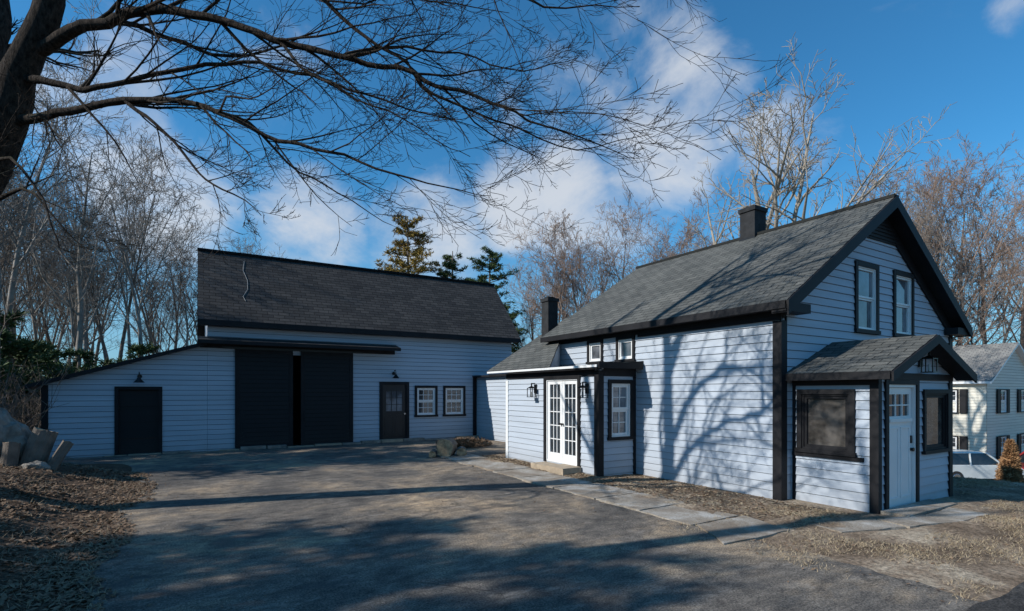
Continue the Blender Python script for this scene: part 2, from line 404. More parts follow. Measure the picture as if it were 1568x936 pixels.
r.face([(7.06, 10.0, 2.35), (8.34, 11.28, 2.45), (8.34, 11.28, 3.13)], "blue_grey_clapboard")
r.slab([(9.3, 12.3, 2.42), (9.3, 18.38, 2.42), (12.5, 18.38, 2.5), (12.5, 12.3, 2.5)], 0.06, S, T)
r.build("roof", house)

t = MB()
t.box(EX0 - 0.02, EX0 + 0.01, 4.87, 11.78, EZ - 0.13, EZ - 0.012, T)
t.box(EX0 + 0.012, X0 - 0.03, 4.9, 11.75, EZ - 0.12, EZ - 0.10, T)
t.box(X0 - 0.045, X0 - 0.002, Y0 - 0.04, Y1, EZ - 0.21, EZ - 0.122, T)
t.box(X0 - 0.047, X0 - 0.003, Y0 - 0.04, 8.4, EZ - 0.27, EZ - 0.212, T)
t.box(X0 - 0.035, X0 + 0.1, Y0 - 0.037, Y0 + 0.12, -0.2, EZ - 0.28, T)
t.box(X0 + 0.1, X0 + 0.13, Y0 - 0.036, Y0, -0.2, EZ - 0.2, T)
t.box(X1 - 0.13, X1 + 0.03, Y0 - 0.037, Y0 + 0.1, -3.0, EZ, T)
def rake(x0, z0, x1, z1, y0, y1, drop, top=0.0):
    t.hexa([(x0, y0, z0 - drop), (x1, y0, z1 - drop), (x1, y1, z1 - drop), (x0, y1, z0 - drop),
            (x0, y0, z0 + top), (x1, y0, z1 + top), (x1, y1, z1 + top), (x0, y1, z0 + top)], T)
rake(EX0, EZ, RX, RZ, 4.82, 4.848, 0.24, -0.01); rake(RX, RZ, EX1, EZ, 4.82, 4.848, 0.24, -0.01)
rake(EX0 + 0.02, EZ, RX, RZ, 4.85, 5.12, 0.19, -0.08); rake(RX, RZ, EX1 - 0.02, EZ, 4.85, 5.12, 0.19, -0.08)
rake(X0, rz(X0), RX, RZ, Y0 - 0.05, Y0 - 0.018, 0.44, -0.12); rake(RX, RZ, X1, rz(X1), Y0 - 0.05, Y0 - 0.018, 0.44, -0.12)
t.hexa([(RX - 1.05, Y0 - 0.046, 4.80), (RX + 1.05, Y0 - 0.046, 4.80), (RX + 1.05, Y0 - 0.01, 4.80), (RX - 1.05, Y0 - 0.01, 4.80),
        (RX - 0.1, Y0 - 0.046, 5.42), (RX + 0.1, Y0 - 0.046, 5.42), (RX + 0.1, Y0 - 0.01, 5.42), (RX - 0.1, Y0 - 0.01, 5.42)], T)
for i in range(6):
    z = 4.84 + i * 0.07; hw = 0.75 - i * 0.105
    t.box(RX - hw, RX + hw, Y0 - 0.065, Y0 - 0.047, z, z + 0.03, T)
for (a, b) in ((EX0, EX0 + 0.7), (EX1 - 0.7, EX1)):
    t.box(a, b, 4.86, 5.11, EZ - 0.17, EZ - 0.02, T)
t.box(PX0 - 0.035, PX0 + 0.07, PY - 0.036, PY + 0.085, -0.2, 2.0, T)
t.box(PX1 - 0.09, PX1 + 0.03, PY - 0.036, PY + 0.1, -0.2, 2.05, T)
t.box(PX0 - 0.03, PX0, Y0 - 0.09, Y0 - 0.04, -0.2, 2.0, T)
t.box(PX0 - 0.04, PX0 - 0.002, PY - 0.04, Y0 - 0.04, 1.90, 2.05, T)
t.box(PX0 - 0.043, PX0 - 0.003, 4.0, Y0 - 0.04, 0.735, 0.797, T)
t.box(PX0 - 0.02, PX1 + 0.02, PY - 0.046, PY - 0.002, 1.985, 2.09, T)
t.box(8.41, 8.43, 3.56, Y0 - 0.02, pe - 0.12, pe - 0.01, T)
t.box(8.44, 8.62, 3.58, Y0 - 0.04, pe - 0.10, pe - 0.08, T)
rake(8.43, pe, PM, pr, 3.52, 3.548, 0.15, -0.01); rake(PM, pr, 11.42, pe, 3.52, 3.548, 0.15, -0.01)
rake(8.45, pe, PM, pr, 3.55, 3.80, 0.11, -0.055); rake(PM, pr, 11.4, pe, 3.55, 3.80, 0.11, -0.055)
t.box(BX - 0.035, BX + 0.11, BY0 - 0.036, BY0 + 0.11, -0.1, 2.25, T)
t.box(BX - 0.036, BX - 0.002, BY0 + 0.12, BY1, 2.14, 2.28, T)
t.box(BX + 0.12, X0 - 0.05, BY0 - 0.035, BY0 - 0.002, 2.14, 2.34, T)
t.box(X0 - 0.12, X0 - 0.05, BY0 - 0.033, BY0, -0.1, 2.13, T)
t.box(BX - 0.03, BX + 0.03, BY1 - 0.09, BY1 + 0.03, -0.1, 2.1, "white_paint")
t.box(7.03, 7.045, 8.27, 12.98, 2.31, 2.36, "white_paint")
t.box(7.06, 7.2, 8.3, 12.95, 2.27, 2.29, T)
t.box(7.06, 8.3, 8.22, 8.247, 2.29, 2.42, T)
t.build("trim", house)

wn = MB()
for (a, b, c, d) in smallw: window(wn, FM, a, b, c, d, 0.07, 0, 0, False, gl="window_glass_blind")
for (a, b, c, d) in gw: window(wn, FG, a, b, c, d, 0.09, 0, 0, True, gl="window_glass_blind", fw=0.035)
window(wn, FBY, 7.50, 8.22, 0.76, 2.06, 0.085, 2, 2, True, gl="window_glass_blind", fw=0.05)
window(wn, FPX, 4.12, 5.02, 0.8, 1.84, 0.08, 0, 0, False, frame=T, gl="porch_glint_glass")
window(wn, FPY, 10.12, 11.1, 0.78, 1.84, 0.07, 0, 0, False, frame=T, gl="porch_glint_glass")
wn.build("windows", house)

dr = MB()
W = "white_paint"
def rectf(mb, F, a0, a1, b0, b1, n0, n1, wd, mat):
    mb.fbox(F, a0, a0 + wd, b0, b1, n0, n1, mat); mb.fbox(F, a1 - wd, a1, b0, b1, n0, n1, mat)
    mb.fbox(F, a0 + wd, a1 - wd, b0, b0 + wd, n0, n1, mat); mb.fbox(F, a0 + wd, a1 - wd, b1 - wd, b1, n0, n1, mat)
dr.fbox(FPY, 8.84, 8.93, -0.12, 1.98, -0.05, 0.043, T); dr.fbox(FPY, 9.86, 9.94, -0.12, 1.98, -0.05, 0.043, T)
dr.fbox(FPY, 8.93, 9.86, 1.91, 1.98, -0.05, 0.044, T)
dr.fbox(FPY, 8.93, 8.97, -0.02, 1.91, -0.05, 0.02, W); dr.fbox(FPY, 9.82, 9.86, -0.02, 1.91, -0.05, 0.02, W)
dr.fbox(FPY, 8.97, 9.82, 1.87, 1.91, -0.05, 0.02, W)
u0, u1 = 8.975, 9.815; g = (9.07, 9.72, 1.42, 1.76)
dr.fbox(FPY, u0, u1, 0.0, g[2], -0.06, -0.02, W); dr.fbox(FPY, u0, u1, g[3], 1.865, -0.06, -0.02, W)
dr.fbox(FPY, u0, g[0], g[2], g[3], -0.06, -0.02, W); dr.fbox(FPY, g[1], u1, g[2], g[3], -0.06, -0.02, W)
dr.face([FPY(g[0], g[2], -0.045), FPY(g[1], g[2], -0.045), FPY(g[1], g[3], -0.045), FPY(g[0], g[3], -0.045)], "window_glass")
for i in (1, 2):
    u = g[0] + (g[1] - g[0]) * i / 3; dr.fbox(FPY, u - 0.012, u + 0.012, g[2], g[3], -0.043, -0.022, W)
dr.fbox(FPY, g[0], g[1], 1.58, 1.60, -0.043, -0.0225, W)
dr.fbox(FPY, 9.03, 9.76, 1.33, 1.38, -0.02, 0.015, W)
for (a, b) in ((9.06, 9.36), (9.43, 9.73)):
    rectf(dr, FPY, a, b, 0.14, 1.25, -0.02, -0.008, 0.025, W)
dr.fbox(FPY, 9.755, 9.795, 0.98, 1.10, -0.02, 0.0, "lamp_metal"); dr.cyl(FPY(9.775, 0.88, -0.02), FPY(9.775, 0.88, 0.03), 0.025, 0.03, 10, "lamp_metal")
dr.fbox(FPY, 8.93, 9.86, -0.10, -0.021, -0.05, 0.06, "concrete")
dr.fbox(FB, 9.06, 9.15, 0.12, 2.18, -0.06, 0.042, T); dr.fbox(FB, 10.37, 10.46, 0.12, 2.18, -0.06, 0.042, T)
dr.fbox(FB, 9.15, 10.37, 2.09, 2.178, -0.06, 0.044, T)
rectf(dr, FB, 9.15, 10.37, 0.14, 2.09, -0.06, 0.015, 0.03, W)
for (a, b) in ((9.18, 9.757), (9.763, 10.34)):
    rectf(dr, FB, a, b, 0.172, 2.058, -0.06, -0.01, 0.085, W)
    dr.fbox(FB, a + 0.085, b - 0.085, 0.257, 0.36, -0.06, -0.011, W)
    g0, g1, h0, h1 = a + 0.085, b - 0.085, 0.36, 1.973
    dr.face([FB(g0, h0, -0.04), FB(g1, h0, -0.04), FB(g1, h1, -0.04), FB(g0, h1, -0.04)], "window_glass")
    for i in (1, 2):
        u = g0 + (g1 - g0) * i / 3; dr.fbox(FB, u - 0.01, u + 0.01, h0, h1, -0.038, -0.018, W)
    for i in range(1, 5):
        z = h0 + (h1 - h0) * i / 5; dr.fbox(FB, g0, g1, z - 0.01, z + 0.01, -0.038, -0.0185, W)
for u in (9.72, 9.80): dr.cyl(FB(u, 1.05, -0.01), FB(u, 1.05, 0.05), 0.02, 0.025, 10, "lamp_metal")
dr.build("doors", house)
st = MB()
st.box(6.72, 7.22, 9.0, 9.62, -0.02, 0.15, "step_stone"); st.box(6.78, 7.22, 9.66, 10.35, -0.02, 0.12, "step_stone")
st.box(8.66, 10.3, 3.42, 3.79, -0.1, 0.04, "concrete")
o = st.build("door_steps", house); bv = o.modifiers.new("b", 'BEVEL'); bv.width = 0.02
ln = MB()
lantern(ln, FB, 10.82, 1.86); lantern(ln, FB, 8.82, 1.86); lantern(ln, FPY, 10.0, 2.3)
ln.build("wall_lanterns", house)
ch = MB()
def chimney(x0, x1, y0, y1, z0, z1):
    ch.box(x0, x1, y0, y1, z0, z1 - 0.14, "chimney_paint"); ch.box(x0 - 0.03, x1 + 0.03, y0 - 0.03, y1 + 0.03, z1 - 0.14, z1 - 0.04, "chimney_paint")
    ch.box(x0 + 0.06, x1 - 0.06, y0 + 0.06, y1 - 0.06, z1 - 0.04, z1, "dark_interior")
    ch.box(x0 - 0.015, x1 + 0.015, y0 - 0.015, y1 + 0.015, z0, z0 + 0.16, "lamp_metal")
chimney(11.53, 11.98, 7.75, 8.15, 5.4, 6.34); chimney(8.66, 9.0, 12.3, 12.64, 3.1, 4.55)
ch.build("chimneys", house)

# ------------------------------------------------------------------ BARN
barn = empty("barn")
BW = 18.4; FBn = FY(BW)
w = MB()
pd = (5.60, 6.70, 0.0, 2.16)
bws = [(6.92, 7.82, 0.86, 2.03), (8.06, 8.99, 0.86, 2.03)]
siding(w, FBn, [(0.3, -0.1), (11.1, -0.1), (11.1, 4.15), (0.3, 4.15)], [(1.3, 4.4, 0.0, 3.0), pd] + bws, shade_line=.010, e=.15)
sd = (-1.96, -0.84, 0.0, 1.95)
siding(w, FBn, [(-3.5, -0.1), (0.295, -0.1), (0.295, 3.22), (-3.5, 2.0)], [sd], shade_line=.010, e=.15)
for x in (0.3, 11.1):
    w.face([(x, BW, 0), (x, 25, 0), (x, 25, 3.3), (x, 20.35, 6.45), (x, BW, 4.0)], "blue_grey_clapboard")
w.face([(0.3, 25, 0), (11.1, 25, 0), (11.1, 25, 3.4), (0.3, 25, 3.4)], "dark_interior")
w.face([(-3.5, BW, -0.3), (-3.5, 23, -0.3), (-3.5, 23, 2.0), (-3.5, BW, 2.0)], "blue_grey_clapboard")
w.box(0.4, 11.0, 18.5, 24.9, 3.9, 3.93, "dark_interior")
w.face([(0.4, 18.5, 0.02), (11, 18.5, 0.02), (11, 24.9, 0.02), (0.4, 24.9, 0.02)], "dark_interior")
w.face([(0.4, 21.5, 0), (11, 21.5, 0), (11, 21.5, 4), (0.4, 21.5, 4)], "dark_interior")
w.build("walls", barn)
r = MB(); S2 = "black_shingles"
r.slab([(0.05, 18.08, 3.97), (11.36, 18.08, 3.97), (11.36, 20.38, 6.58), (0.05, 20.38, 6.58)], 0.09, S2, T)
r.slab([(11.36, 25.3, 3.2), (0.05, 25.3, 3.2), (0.05, 20.38, 6.58), (11.36, 20.38, 6.58)], 0.09, S2, T)
r.box(0.04, 11.37, 20.28, 20.48, 6.52, 6.6, S2)
r.slab([(-3.8, 18.12, 1.98), (-3.8, 23.2, 1.98), (0.29, 23.2, 3.32), (0.29, 18.12, 3.32)], 0.10, S2, T)
r.slab([(0.05, 17.82, 3.34), (6.2, 17.82, 3.34), (6.2, 18.38, 3.48), (0.05, 18.38, 3.48)], 0.11, S2, T)
r.build("roof", barn)
t2 = MB()
t2.box(0.3, 11.1, 18.34, 18.375, 3.86, 3.98, T); t2.box(0.06, 11.35, 18.06, 18.078, 3.80, 3.955, T)
t2.box(0.08, 11.3, 18.08, 18.34, 3.80, 3.815, T)
t2.box(-3.52, -3.38, 18.355, 18.42, -0.1, 1.98, T)
t2.box(0.1, 6.15, 18.33, 18.375, 3.14, 3.32, T)
t2.box(9.32, 9.47, 18.35, 18.376, -0.1, 2.4, T)
t2.build("trim", barn)
d = MB()
FD = FY(BW - 0.06)
for (a, b, n) in ((1.04, 2.72, 0.0), (2.96, 4.66, 0.0)):
    siding(d, FD, [(a + 0.1, 0.1), (b - 0.1, 0.1), (b - 0.1, 3.06), (a + 0.1, 3.06)], mat="black_door_boards", n0=n, lip=0.012)
    rectf(d, FD, a, b, 0.04, 3.13, n - 0.03, n + 0.02, 0.12, T)
d.box(0.7, 5.0, 18.29, 18.33, 3.13, 3.2, "lamp_metal")
rectf(d, FBn, 5.60, 6.70, -0.1, 2.16, -0.05, 0.045, 0.11, T)
g = (5.85, 6.45, 1.10, 1.82)
BD = "black_metal_door"
d.fbox(FBn, 5.71, 6.59, 0.0, g[2], -0.05, -0.01, BD); d.fbox(FBn, 5.71, 6.59, g[3], 2.05, -0.05, -0.01, BD)
d.fbox(FBn, 5.71, g[0], g[2], g[3], -0.05, -0.01, BD); d.fbox(FBn, g[1], 6.59, g[2], g[3], -0.05, -0.01, BD)
d.face([FBn(g[0], g[2], -0.03), FBn(g[1], g[2], -0.03), FBn(g[1], g[3], -0.03), FBn(g[0], g[3], -0.03)], "window_glass_blind")
for i in (1, 2):
    u = g[0] + 0.2 * i; d.fbox(FBn, u - 0.01, u + 0.01, g[2], g[3], -0.028, -0.012, BD)
    z = g[2] + 0.24 * i; d.fbox(FBn, g[0], g[1], z - 0.01, z + 0.01, -0.028, -0.0125, BD)
for (a, b) in ((5.80, 6.12), (6.18, 6.50)): rectf(d, FBn, a, b, 0.2, 0.95, -0.01, 0.0, 0.025, BD)
d.cyl(FBn(6.53, 1.0, -0.01), FBn(6.53, 1.0, 0.05), 0.025, 0.03, 10, "car_chrome")
rectf(d, FBn, -1.96, -0.84, -0.1, 1.95, -0.05, 0.045, 0.09, T)
siding(d, FBn, [(-1.87, 0.0), (-0.93, 0.0), (-0.93, 1.86), (-1.87, 1.86)], mat="black_door_boards", n0=-0.04, e=0.46, lip=0.01)
d.build("doors", barn)
wn = MB()
for (a, b, c, e) in bws: window(wn, FBn, a, b, c, e, 0.09, 3, 2, True, fw=0.05)
wn.build("windows", barn)
l = MB(); barnlamp(l, FBn, -1.38, 2.12); barnlamp(l, FBn, 6.12, 2.34)
l.build("wall_lamps", barn)
s = MB(); rr = random.Random(3)
x = -3.4
while x < 9.2:
    ww = rr.uniform(0.4, 0.9); hh = rr.uniform(0.02, 0.10) if x > 0.5 else rr.uniform(0.0, 0.05)
    s.box(x, x + ww - 0.04, 18.05 + rr.uniform(0, .14), 18.37, -0.02, hh, "step_stone" if rr.random() < .5 else "stone"); x += ww
o = s.build("stone_sill", barn); bv = o.modifiers.new("b", 'BEVEL'); bv.width = 0.015
rp = MB(); pr_ = [V(1.42, 20.1, 0), V(1.36, 19.75, 0), V(1.47, 19.4, 0), V(1.45, 19.1, 0), V(1.30, 18.85, 0), V(1.36, 18.7, 0)]
for p in pr_: p.z = 3.97 + (p.y - 18.08) * (2.61 / 2.3) + 0.02
for a, b in zip(pr_, pr_[1:]): rp.cyl(a, b, 0.007, 0.007, 6, "rope")
rp.build("loose_cable", barn)

# ------------------------------------------------------------------ neighbour house
nb = empty("neighbor_house")
GZ = -2.85
w = MB(); C = "cream_clapboard"
siding(w, FX(36.3), [(10.8, GZ), (21, GZ), (21, 2.5), (10.8, 2.5)], e=0.16, mat=C, shade_line=.012)
siding(w, FY(10.8), [(36.3, GZ), (43.9, GZ), (43.9, 2.4), (40.1, 4.5), (36.3, 2.4)], e=0.16, mat=C, shade_line=.012)
w.face([(36.3, 21, GZ), (43.9, 21, GZ), (43.9, 21, 2.4), (40.1, 21, 4.5), (36.3, 21, 2.4)], C)
w.face([(43.9, 10.8, GZ), (43.9, 21, GZ), (43.9, 21, 2.4), (43.9, 10.8, 2.4)], C)
w.build("walls", nb)
r = MB()
r.slab([(36.0, 10.5, 2.35), (36.0, 21.3, 2.35), (40.1, 21.3, 4.62), (40.1, 10.5, 4.62)], 0.12, "grey_shingles", W)
r.slab([(44.2, 21.3, 2.35), (44.2, 10.5, 2.35), (40.1, 10.5, 4.62), (40.1, 21.3, 4.62)], 0.12, "grey_shingles", W)
r.build("roof", nb)
wn = MB(); q = MB()
for F, us in ((FX(36.25), (12.0, 15.0, 17.8)), (FY(10.75), (38.0, 41.2))):
    for u in us:
        for z in (-2.0, 0.6):
            window(wn, F, u, u + 1.0, z, z + 1.35, 0.06, 2, 2, True)
            for sx in (-0.42, 1.04): q.fbox(F, u + sx, u + sx + 0.36, z, z + 1.35, 0, 0.05, T)
wn.build("windows", nb); q.build("shutters", nb)

# ------------------------------------------------------------------ terrain
def dl(y): return -0.9 + 0.3 * noise.noise(V(0.3, y * 0.7, 5)) + 0.12 * noise.noise(V(0, y * 3, 1)) + 0.05 * noise.noise(V(0, y * 9, 1)) - 3.0 * ss(13.5, 17, y)
def drr(y): return 5.75 + 0.25 * noise.noise(V(9.3, y * 0.6, 2)) + 0.14 * noise.noise(V(4, y * 3, 1)) + 0.06 * noise.noise(V(4, y * 9, 1)) + 3.5 * ss(12.3, 14.0, y)
def pave_d(x, y):
    a = max(dl(y) - x, x - drr(y)) if y < 18.4 else 5
    b = y - 1.75
    return min(a, b)
def H(x, y):
    z = -0.012
    z -= 2.85 * ss(12.6, 29, x)
    z += 0.5 * ss(-1.0, -3.4, x) * ss(2.5, 5.5, y) * (1 - ss(13.6, 17, y))
    z += min(3.0, 0.12 * max(0, -8 - x))
    d = pave_d(x, y)
    k = ss(0.02, 0.8, d) if y < 18.4 else 1
    nn = noise.noise(V(x * 1.3, y * 1.3, 0)) * 0.06 + noise.noise(V(x * 4, y * 4, 3)) * 0.03
    if 8 < x < 15.2 and 3.8 < y < 12: k = 0
    z += k * nn * (1.3 if x < 5 else 0.6) + (k * 0.02 if x > 5 else 0)
    return z
def coords(lo, hi, step, far):
    c = []; x = lo
    while x <= hi: c.append(x); x += step
    s_ = step; x = hi; up = []
    while x < far: s_ *= 1.35; x += s_; up.append(x)
    s_ = step; x = lo; dn = []
    while x > -far: s_ *= 1.35; x -= s_; dn.append(x)
    return list(reversed(dn)) + c + up
xs = coords(-6, 18, 0.14, 900); ys = coords(-1, 19, 0.14, 900)
vs = [(x, y, H(x, y)) for y in ys for x in xs]
nx = len(xs)
fs = [(j * nx + i, j * nx + i + 1, (j + 1) * nx + i + 1, (j + 1) * nx + i) for j in range(len(ys) - 1) for i in range(nx - 1)]
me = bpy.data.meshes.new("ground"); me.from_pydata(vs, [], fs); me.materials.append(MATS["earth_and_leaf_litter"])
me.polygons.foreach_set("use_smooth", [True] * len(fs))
o = bpy.data.objects.new("ground", me); bpy.context.scene.collection.objects.link(o)
d = MB(); y = 1.6
while y < 18.38:
    y2 = min(18.39, y + 0.06)
    d.face([(dl(y), y, 0.0), (drr(y), y, 0.0), (drr(y2), y2, 0.0), (dl(y2), y2, 0.0)], "worn_asphalt"); y = y2
d.build("driveway")
d = MB()
def sy(x): return 1.72 + 0.06 * noise.noise(V(x * 1.7, 0, 7)) + 0.04 * noise.noise(V(x * 5, 2, 7))
x = -60
while x < 60:
    st_ = 0.2 if -10 < x < 20 else 2
    z = lambda q: H(q, 0) + 0.017
    d.face([(x, -6, z(x)), (x + st_, -6, z(x + st_)), (x + st_, sy(x + st_), z(x + st_)), (x, sy(x), z(x))], "street_asphalt"); x += st_
d.build("street")
# concrete walk: separate slabs with joints, running beside the house and turning to the porch door
d = MB(); rg = random.Random(31)
def slabq(c, z):
    """one slightly chipped slab from 4 corners"""
    pts = []
    for i in range(4):
        a = V(*c[i]); b = V(*c[(i + 1) % 4]); n = 9
        for k in range(n):
            p = a.lerp(b, k / n); q = (b - a).normalized(); nn = V(-q.y, q.x)
            j = noise.noise(V(p.x * 3, p.y * 3, z * 50)) * .035 + noise.noise(V(p.x * 11, p.y * 11, 2)) * .02
            p = p + nn * j; pts.append((p.x, p.y, z))
    d.face(pts, "concrete")
    low = [(p[0], p[1], -0.03) for p in pts]
    for i in range(len(pts)):
        j = (i + 1) % len(pts); d.face([pts[i], low[i], low[j], pts[j]], "concrete")
y = 4.75
while y < 13.0:
    L = rg.uniform(.95, 1.25); o1 = rg.uniform(-.05, .05); o2 = rg.uniform(-.05, .05)
    slabq([(5.72 + o1, y), (6.7 + o2, y + rg.uniform(-.02, .02)), (6.7 + o2, y + L), (5.72 + o1, y + L)], rg.uniform(.016, .03)); y += L + .03
slabq([(5.3, 3.95), (6.55, 3.9), (6.75, 4.7), (5.75, 4.7)], .02)
slabq([(7.0, 3.5), (8.0, 3.2), (8.1, 3.62), (7.1, 3.95)], .022); slabq([(8.05, 3.18), (8.95, 2.95), (9.0, 3.38), (8.13, 3.6)], .026); slabq([(9.0, 2.95), (9.9, 2.9), (9.92, 3.38), (9.04, 3.38)], .02)
d.build("concrete_path")

# ------------------------------------------------------------------ scatter
def scatter(name, mat, n, reg, size, flat=True, seed=1):
    rg = random.Random(seed); vs = []; fs = []
    k = 0; tries = 0
    while k < n and tries < n * 6:
        tries += 1
        x, y = reg(rg)
        if x is None: continue
        z = max(H(x, y), 0.004 if pave_d(x, y) < 0 else -9) + 0.004
        s_ = size * rg.uniform(0.4, 1.4); a = rg.uniform(0, 6.28)
        u = V(math.cos(a), math.sin(a), rg.uniform(-.35, .45)); v_ = V(-math.sin(a), math.cos(a), rg.uniform(-.5, .5))
        b = len(vs)
        if flat:
            c = V(x, y, z + s_ * 0.2)
            vs += [tuple(c - u * s_), tuple(c + v_ * s_ * 0.55), tuple(c + u * s_), tuple(c - v_ * s_ * 0.55)]; fs.append((b, b + 1, b + 2, b + 3))
        else:
            c = V(x, y, z - 0.004); h = s_
            l_ = V(rg.uniform(-1, 1), rg.uniform(-1, 1), .8) * h
            vs += [tuple(c - u * 0.004), tuple(c + u * 0.004), tuple(c + l_)]; fs.append((b, b + 1, b + 2))
        k += 1
    me = bpy.data.meshes.new(name); me.from_pydata(vs, [], fs); me.materials.append(MATS[mat])
    o = bpy.data.objects.new(name, me); bpy.context.scene.collection.objects.link(o)
def reg_left(rg):
    y = rg.uniform(2, 18); x = dl(y) + 0.15 - abs(rg.gauss(0, 1.6))
    if noise.noise(V(x * 1.5, y * 1.5, 9)) < rg.uniform(-.5, .25): return None, None
    return x, y
def reg_lawn(rg):
    x = rg.uniform(5.3, 17); y = rg.uniform(1.8, 4.9)
    if x > 8.3 and y > 3.2 and x < 11.5: return None, None
    if x < 6.0 and rg.random() < .6: return None, None
    if 7 < x < 9.9 and 2.9 < y < 4.0 and rg.random() < .9: return None, None
    if noise.noise(V(x * 1.1, y * 1.1, 4)) < rg.uniform(-.2, .5): return None, None
    return x, y
def reg_strip(rg):
    y = rg.uniform(4.4, 13); x = rg.uniform(6.65, 8.3) if y < 8.4 else rg.uniform(6.65, 7.2)
    return x, y
def reg_drive(rg):
    y = rg.uniform(2, 18)
    return (rg.choice([dl(y) + abs(rg.gauss(0, .5)), 5.9 - abs(rg.gauss(0, .5)), rg.uniform(-1, 8)]), y)
scatter("leaf_litter", "dead_leaves", 24000, reg_left, 0.03, seed=2)
scatter("fallen_leaves", "dead_leaves", 6000, lambda g: (reg_lawn(g) if g.random() < .5 else reg_strip(g)), 0.024, seed=3)
scatter("scattered_leaves", "dead_leaves", 900, reg_drive, 0.018, seed=4)
scatter("dry_grass", "dry_grass", 22000, reg_lawn, 0.04, False, seed=5)
scatter("bank_grass", "dry_grass", 7000, reg_left, 0.07, False, seed=6)
scatter("wood_chips", "dry_grass", 4000, reg_strip, 0.022, seed=7)

# ------------------------------------------------------------------ trees
class TB:
    def __init__(s): s.v = []; s.f = []
    def tube(s, pts, rad, n):
        base = len(s.v); a = None; L = len(pts)
        cs = [(math.cos(2 * math.pi * k / n), math.sin(2 * math.pi * k / n)) for k in range(n)]
        for i in range(L):
            d = (pts[min(i + 1, L - 1)] - pts[max(i - 1, 0)])
            if d.length < 1e-7: d = V(0, 0, 1)
            d.normalize()
            if a is None: a = d.cross(V(0.1, 0.2, 1) if abs(d.z) < .9 else V(1, 0, 0))
            a = a - d * a.dot(d); a.normalize(); b = d.cross(a); p = pts[i]; r_ = rad[i]
            for c, q in cs:
                s.v.append((p.x + (a.x * c + b.x * q) * r_, p.y + (a.y * c + b.y * q) * r_, p.z + (a.z * c + b.z * q) * r_))
        for i in range(L - 1):
            o = base + i * n
            for k in range(n):
                k2 = (k + 1) % n; s.f.append((o + k, o + k2, o + n + k2, o + n + k))
    def mesh(s, name, mat):
        me = bpy.data.meshes.new(name); me.from_pydata(s.v, [], s.f); me.materials.append(MATS[mat])
        me.polygons.foreach_set("use_smooth", [True] * len(s.f)); return me
def turn(d, ang, rg, bias=None):
    r_ = V(rg.gauss(0, 1), rg.gauss(0, 1), rg.gauss(0, 1))
    if bias: r_ += bias
    r_ = r_ - d * r_.dot(d)
    if r_.length < 1e-4: r_ = V(1, 0, 0)
    r_.normalize()
    return (d * math.cos(ang) + r_ * math.sin(ang)).normalized()
def grow(T_, p, d, L, r_, lev, c, rg):
    n = c['seg'][lev]; pts = [p.copy()]; dd = d.copy(); q = p.copy(); dirs = [d]
    for i in range(n):
        dd = dd + V(rg.gauss(0, 1), rg.gauss(0, 1), rg.gauss(0, 1)) * c['wig'][lev] + V(0, 0, 1) * c['up'][lev]
        dd.normalize(); q = q + dd * (L / n); pts.append(q.copy()); dirs.append(dd.copy())
    end = c['tip'][lev]
    rad = [max(c['rmin'], r_ * (1 - (1 - end) * i / n)) for i in range(n + 1)]
    T_.tube(pts, rad, c['sides'][lev])
    kids(T_, pts, dirs, rad, L, lev, c, rg)
def kids(T_, pts, dirs, rad, L, lev, c, rg):
    if lev >= c['max']: return
    k = c['kids'][lev]; st_ = c['start'][lev]; n = len(pts) - 1; rk = c.get('rk', (.45, .65))
    for j in range(k):
        t_ = st_ + (1 - st_) * (j + rg.random()) / k; x = min(n - 1e-3, t_ * n); i = int(x); f = x - i
        pp = pts[i].lerp(pts[i + 1], f); rr_ = rad[i] * (1 - f) + rad[i + 1] * f
        a = math.radians(rg.uniform(*c['ang'][lev])); nd = turn(dirs[min(i + 1, n)], a, rg, c.get('bias'))
        l2 = L * c['ratio'][lev] * (1.15 - 0.6 * t_) * rg.uniform(0.6, 1.25)
        if 'lmax' in c: l2 = min(l2, c['lmax'][lev] * rg.uniform(.45, 1.2))
        grow(T_, pp, nd, l2, max(c['rmin'], min(rr_ * 0.8, rr_ * rg.uniform(*rk))), lev + 1, c, rg)
def bare(seed, Ht=14, r0=0.2, spread=(28, 50), kidsn=(11, 7, 5, 4), start0=.3, twig=0.009, mat="grey_bark", lean=0.03, ratio0=.5, rk=(.45, .65)):
    rg = random.Random(seed); T_ = TB()
    c = dict(seg=[9, 6, 4, 3, 2], wig=[.06, .12, .16, .18, .2], up=[.03, .10, .08, .06, .04], tip=[.12, .2, .25, .3, .5],
             rmin=twig, sides=[7, 5, 4, 3, 3], max=4, kids=list(kidsn), start=[start0, .2, .15, .15], ang=[spread, (25, 55), (25, 60), (25, 60)],
             ratio=[ratio0, .55, .5, .5], rk=rk)
    grow(T_, V(0, 0, -0.2), V(rg.gauss(0, lean), rg.gauss(0, lean), 1).normalized(), Ht, r0, 0, c, rg)
    return T_.mesh("bare_tree_mesh_%d" % seed, mat)
variants = [bare(1), bare(2, 13, .15, (22, 42), start0=.35), bare(3, 15, .18, (20, 40), start0=.45), bare(4, 12, .13, (20, 38), (9, 6, 5, 3), .4), bare(5, 14, .15, (30, 50), (10, 6, 5, 4), .5, mat="bare_bark"),
            bare(6, 10, .09, (18, 35), (8, 6, 4, 3), .35, mat="bare_bark")]
tanv = [bare(21, 13, .18, (25, 42), (14, 9, 6, 5), .2, .009, "tan_twigs", ratio0=.5), bare(22, 12.5, .16, (22, 42), (13, 9, 6, 5), .22, .009, "tan_twigs", ratio0=.52)]
bigv = bare(31, 13.5, .42, (30, 55), (9, 7, 6, 5), .25, .010, "pale_bark", .02, .62, (.55, .78))
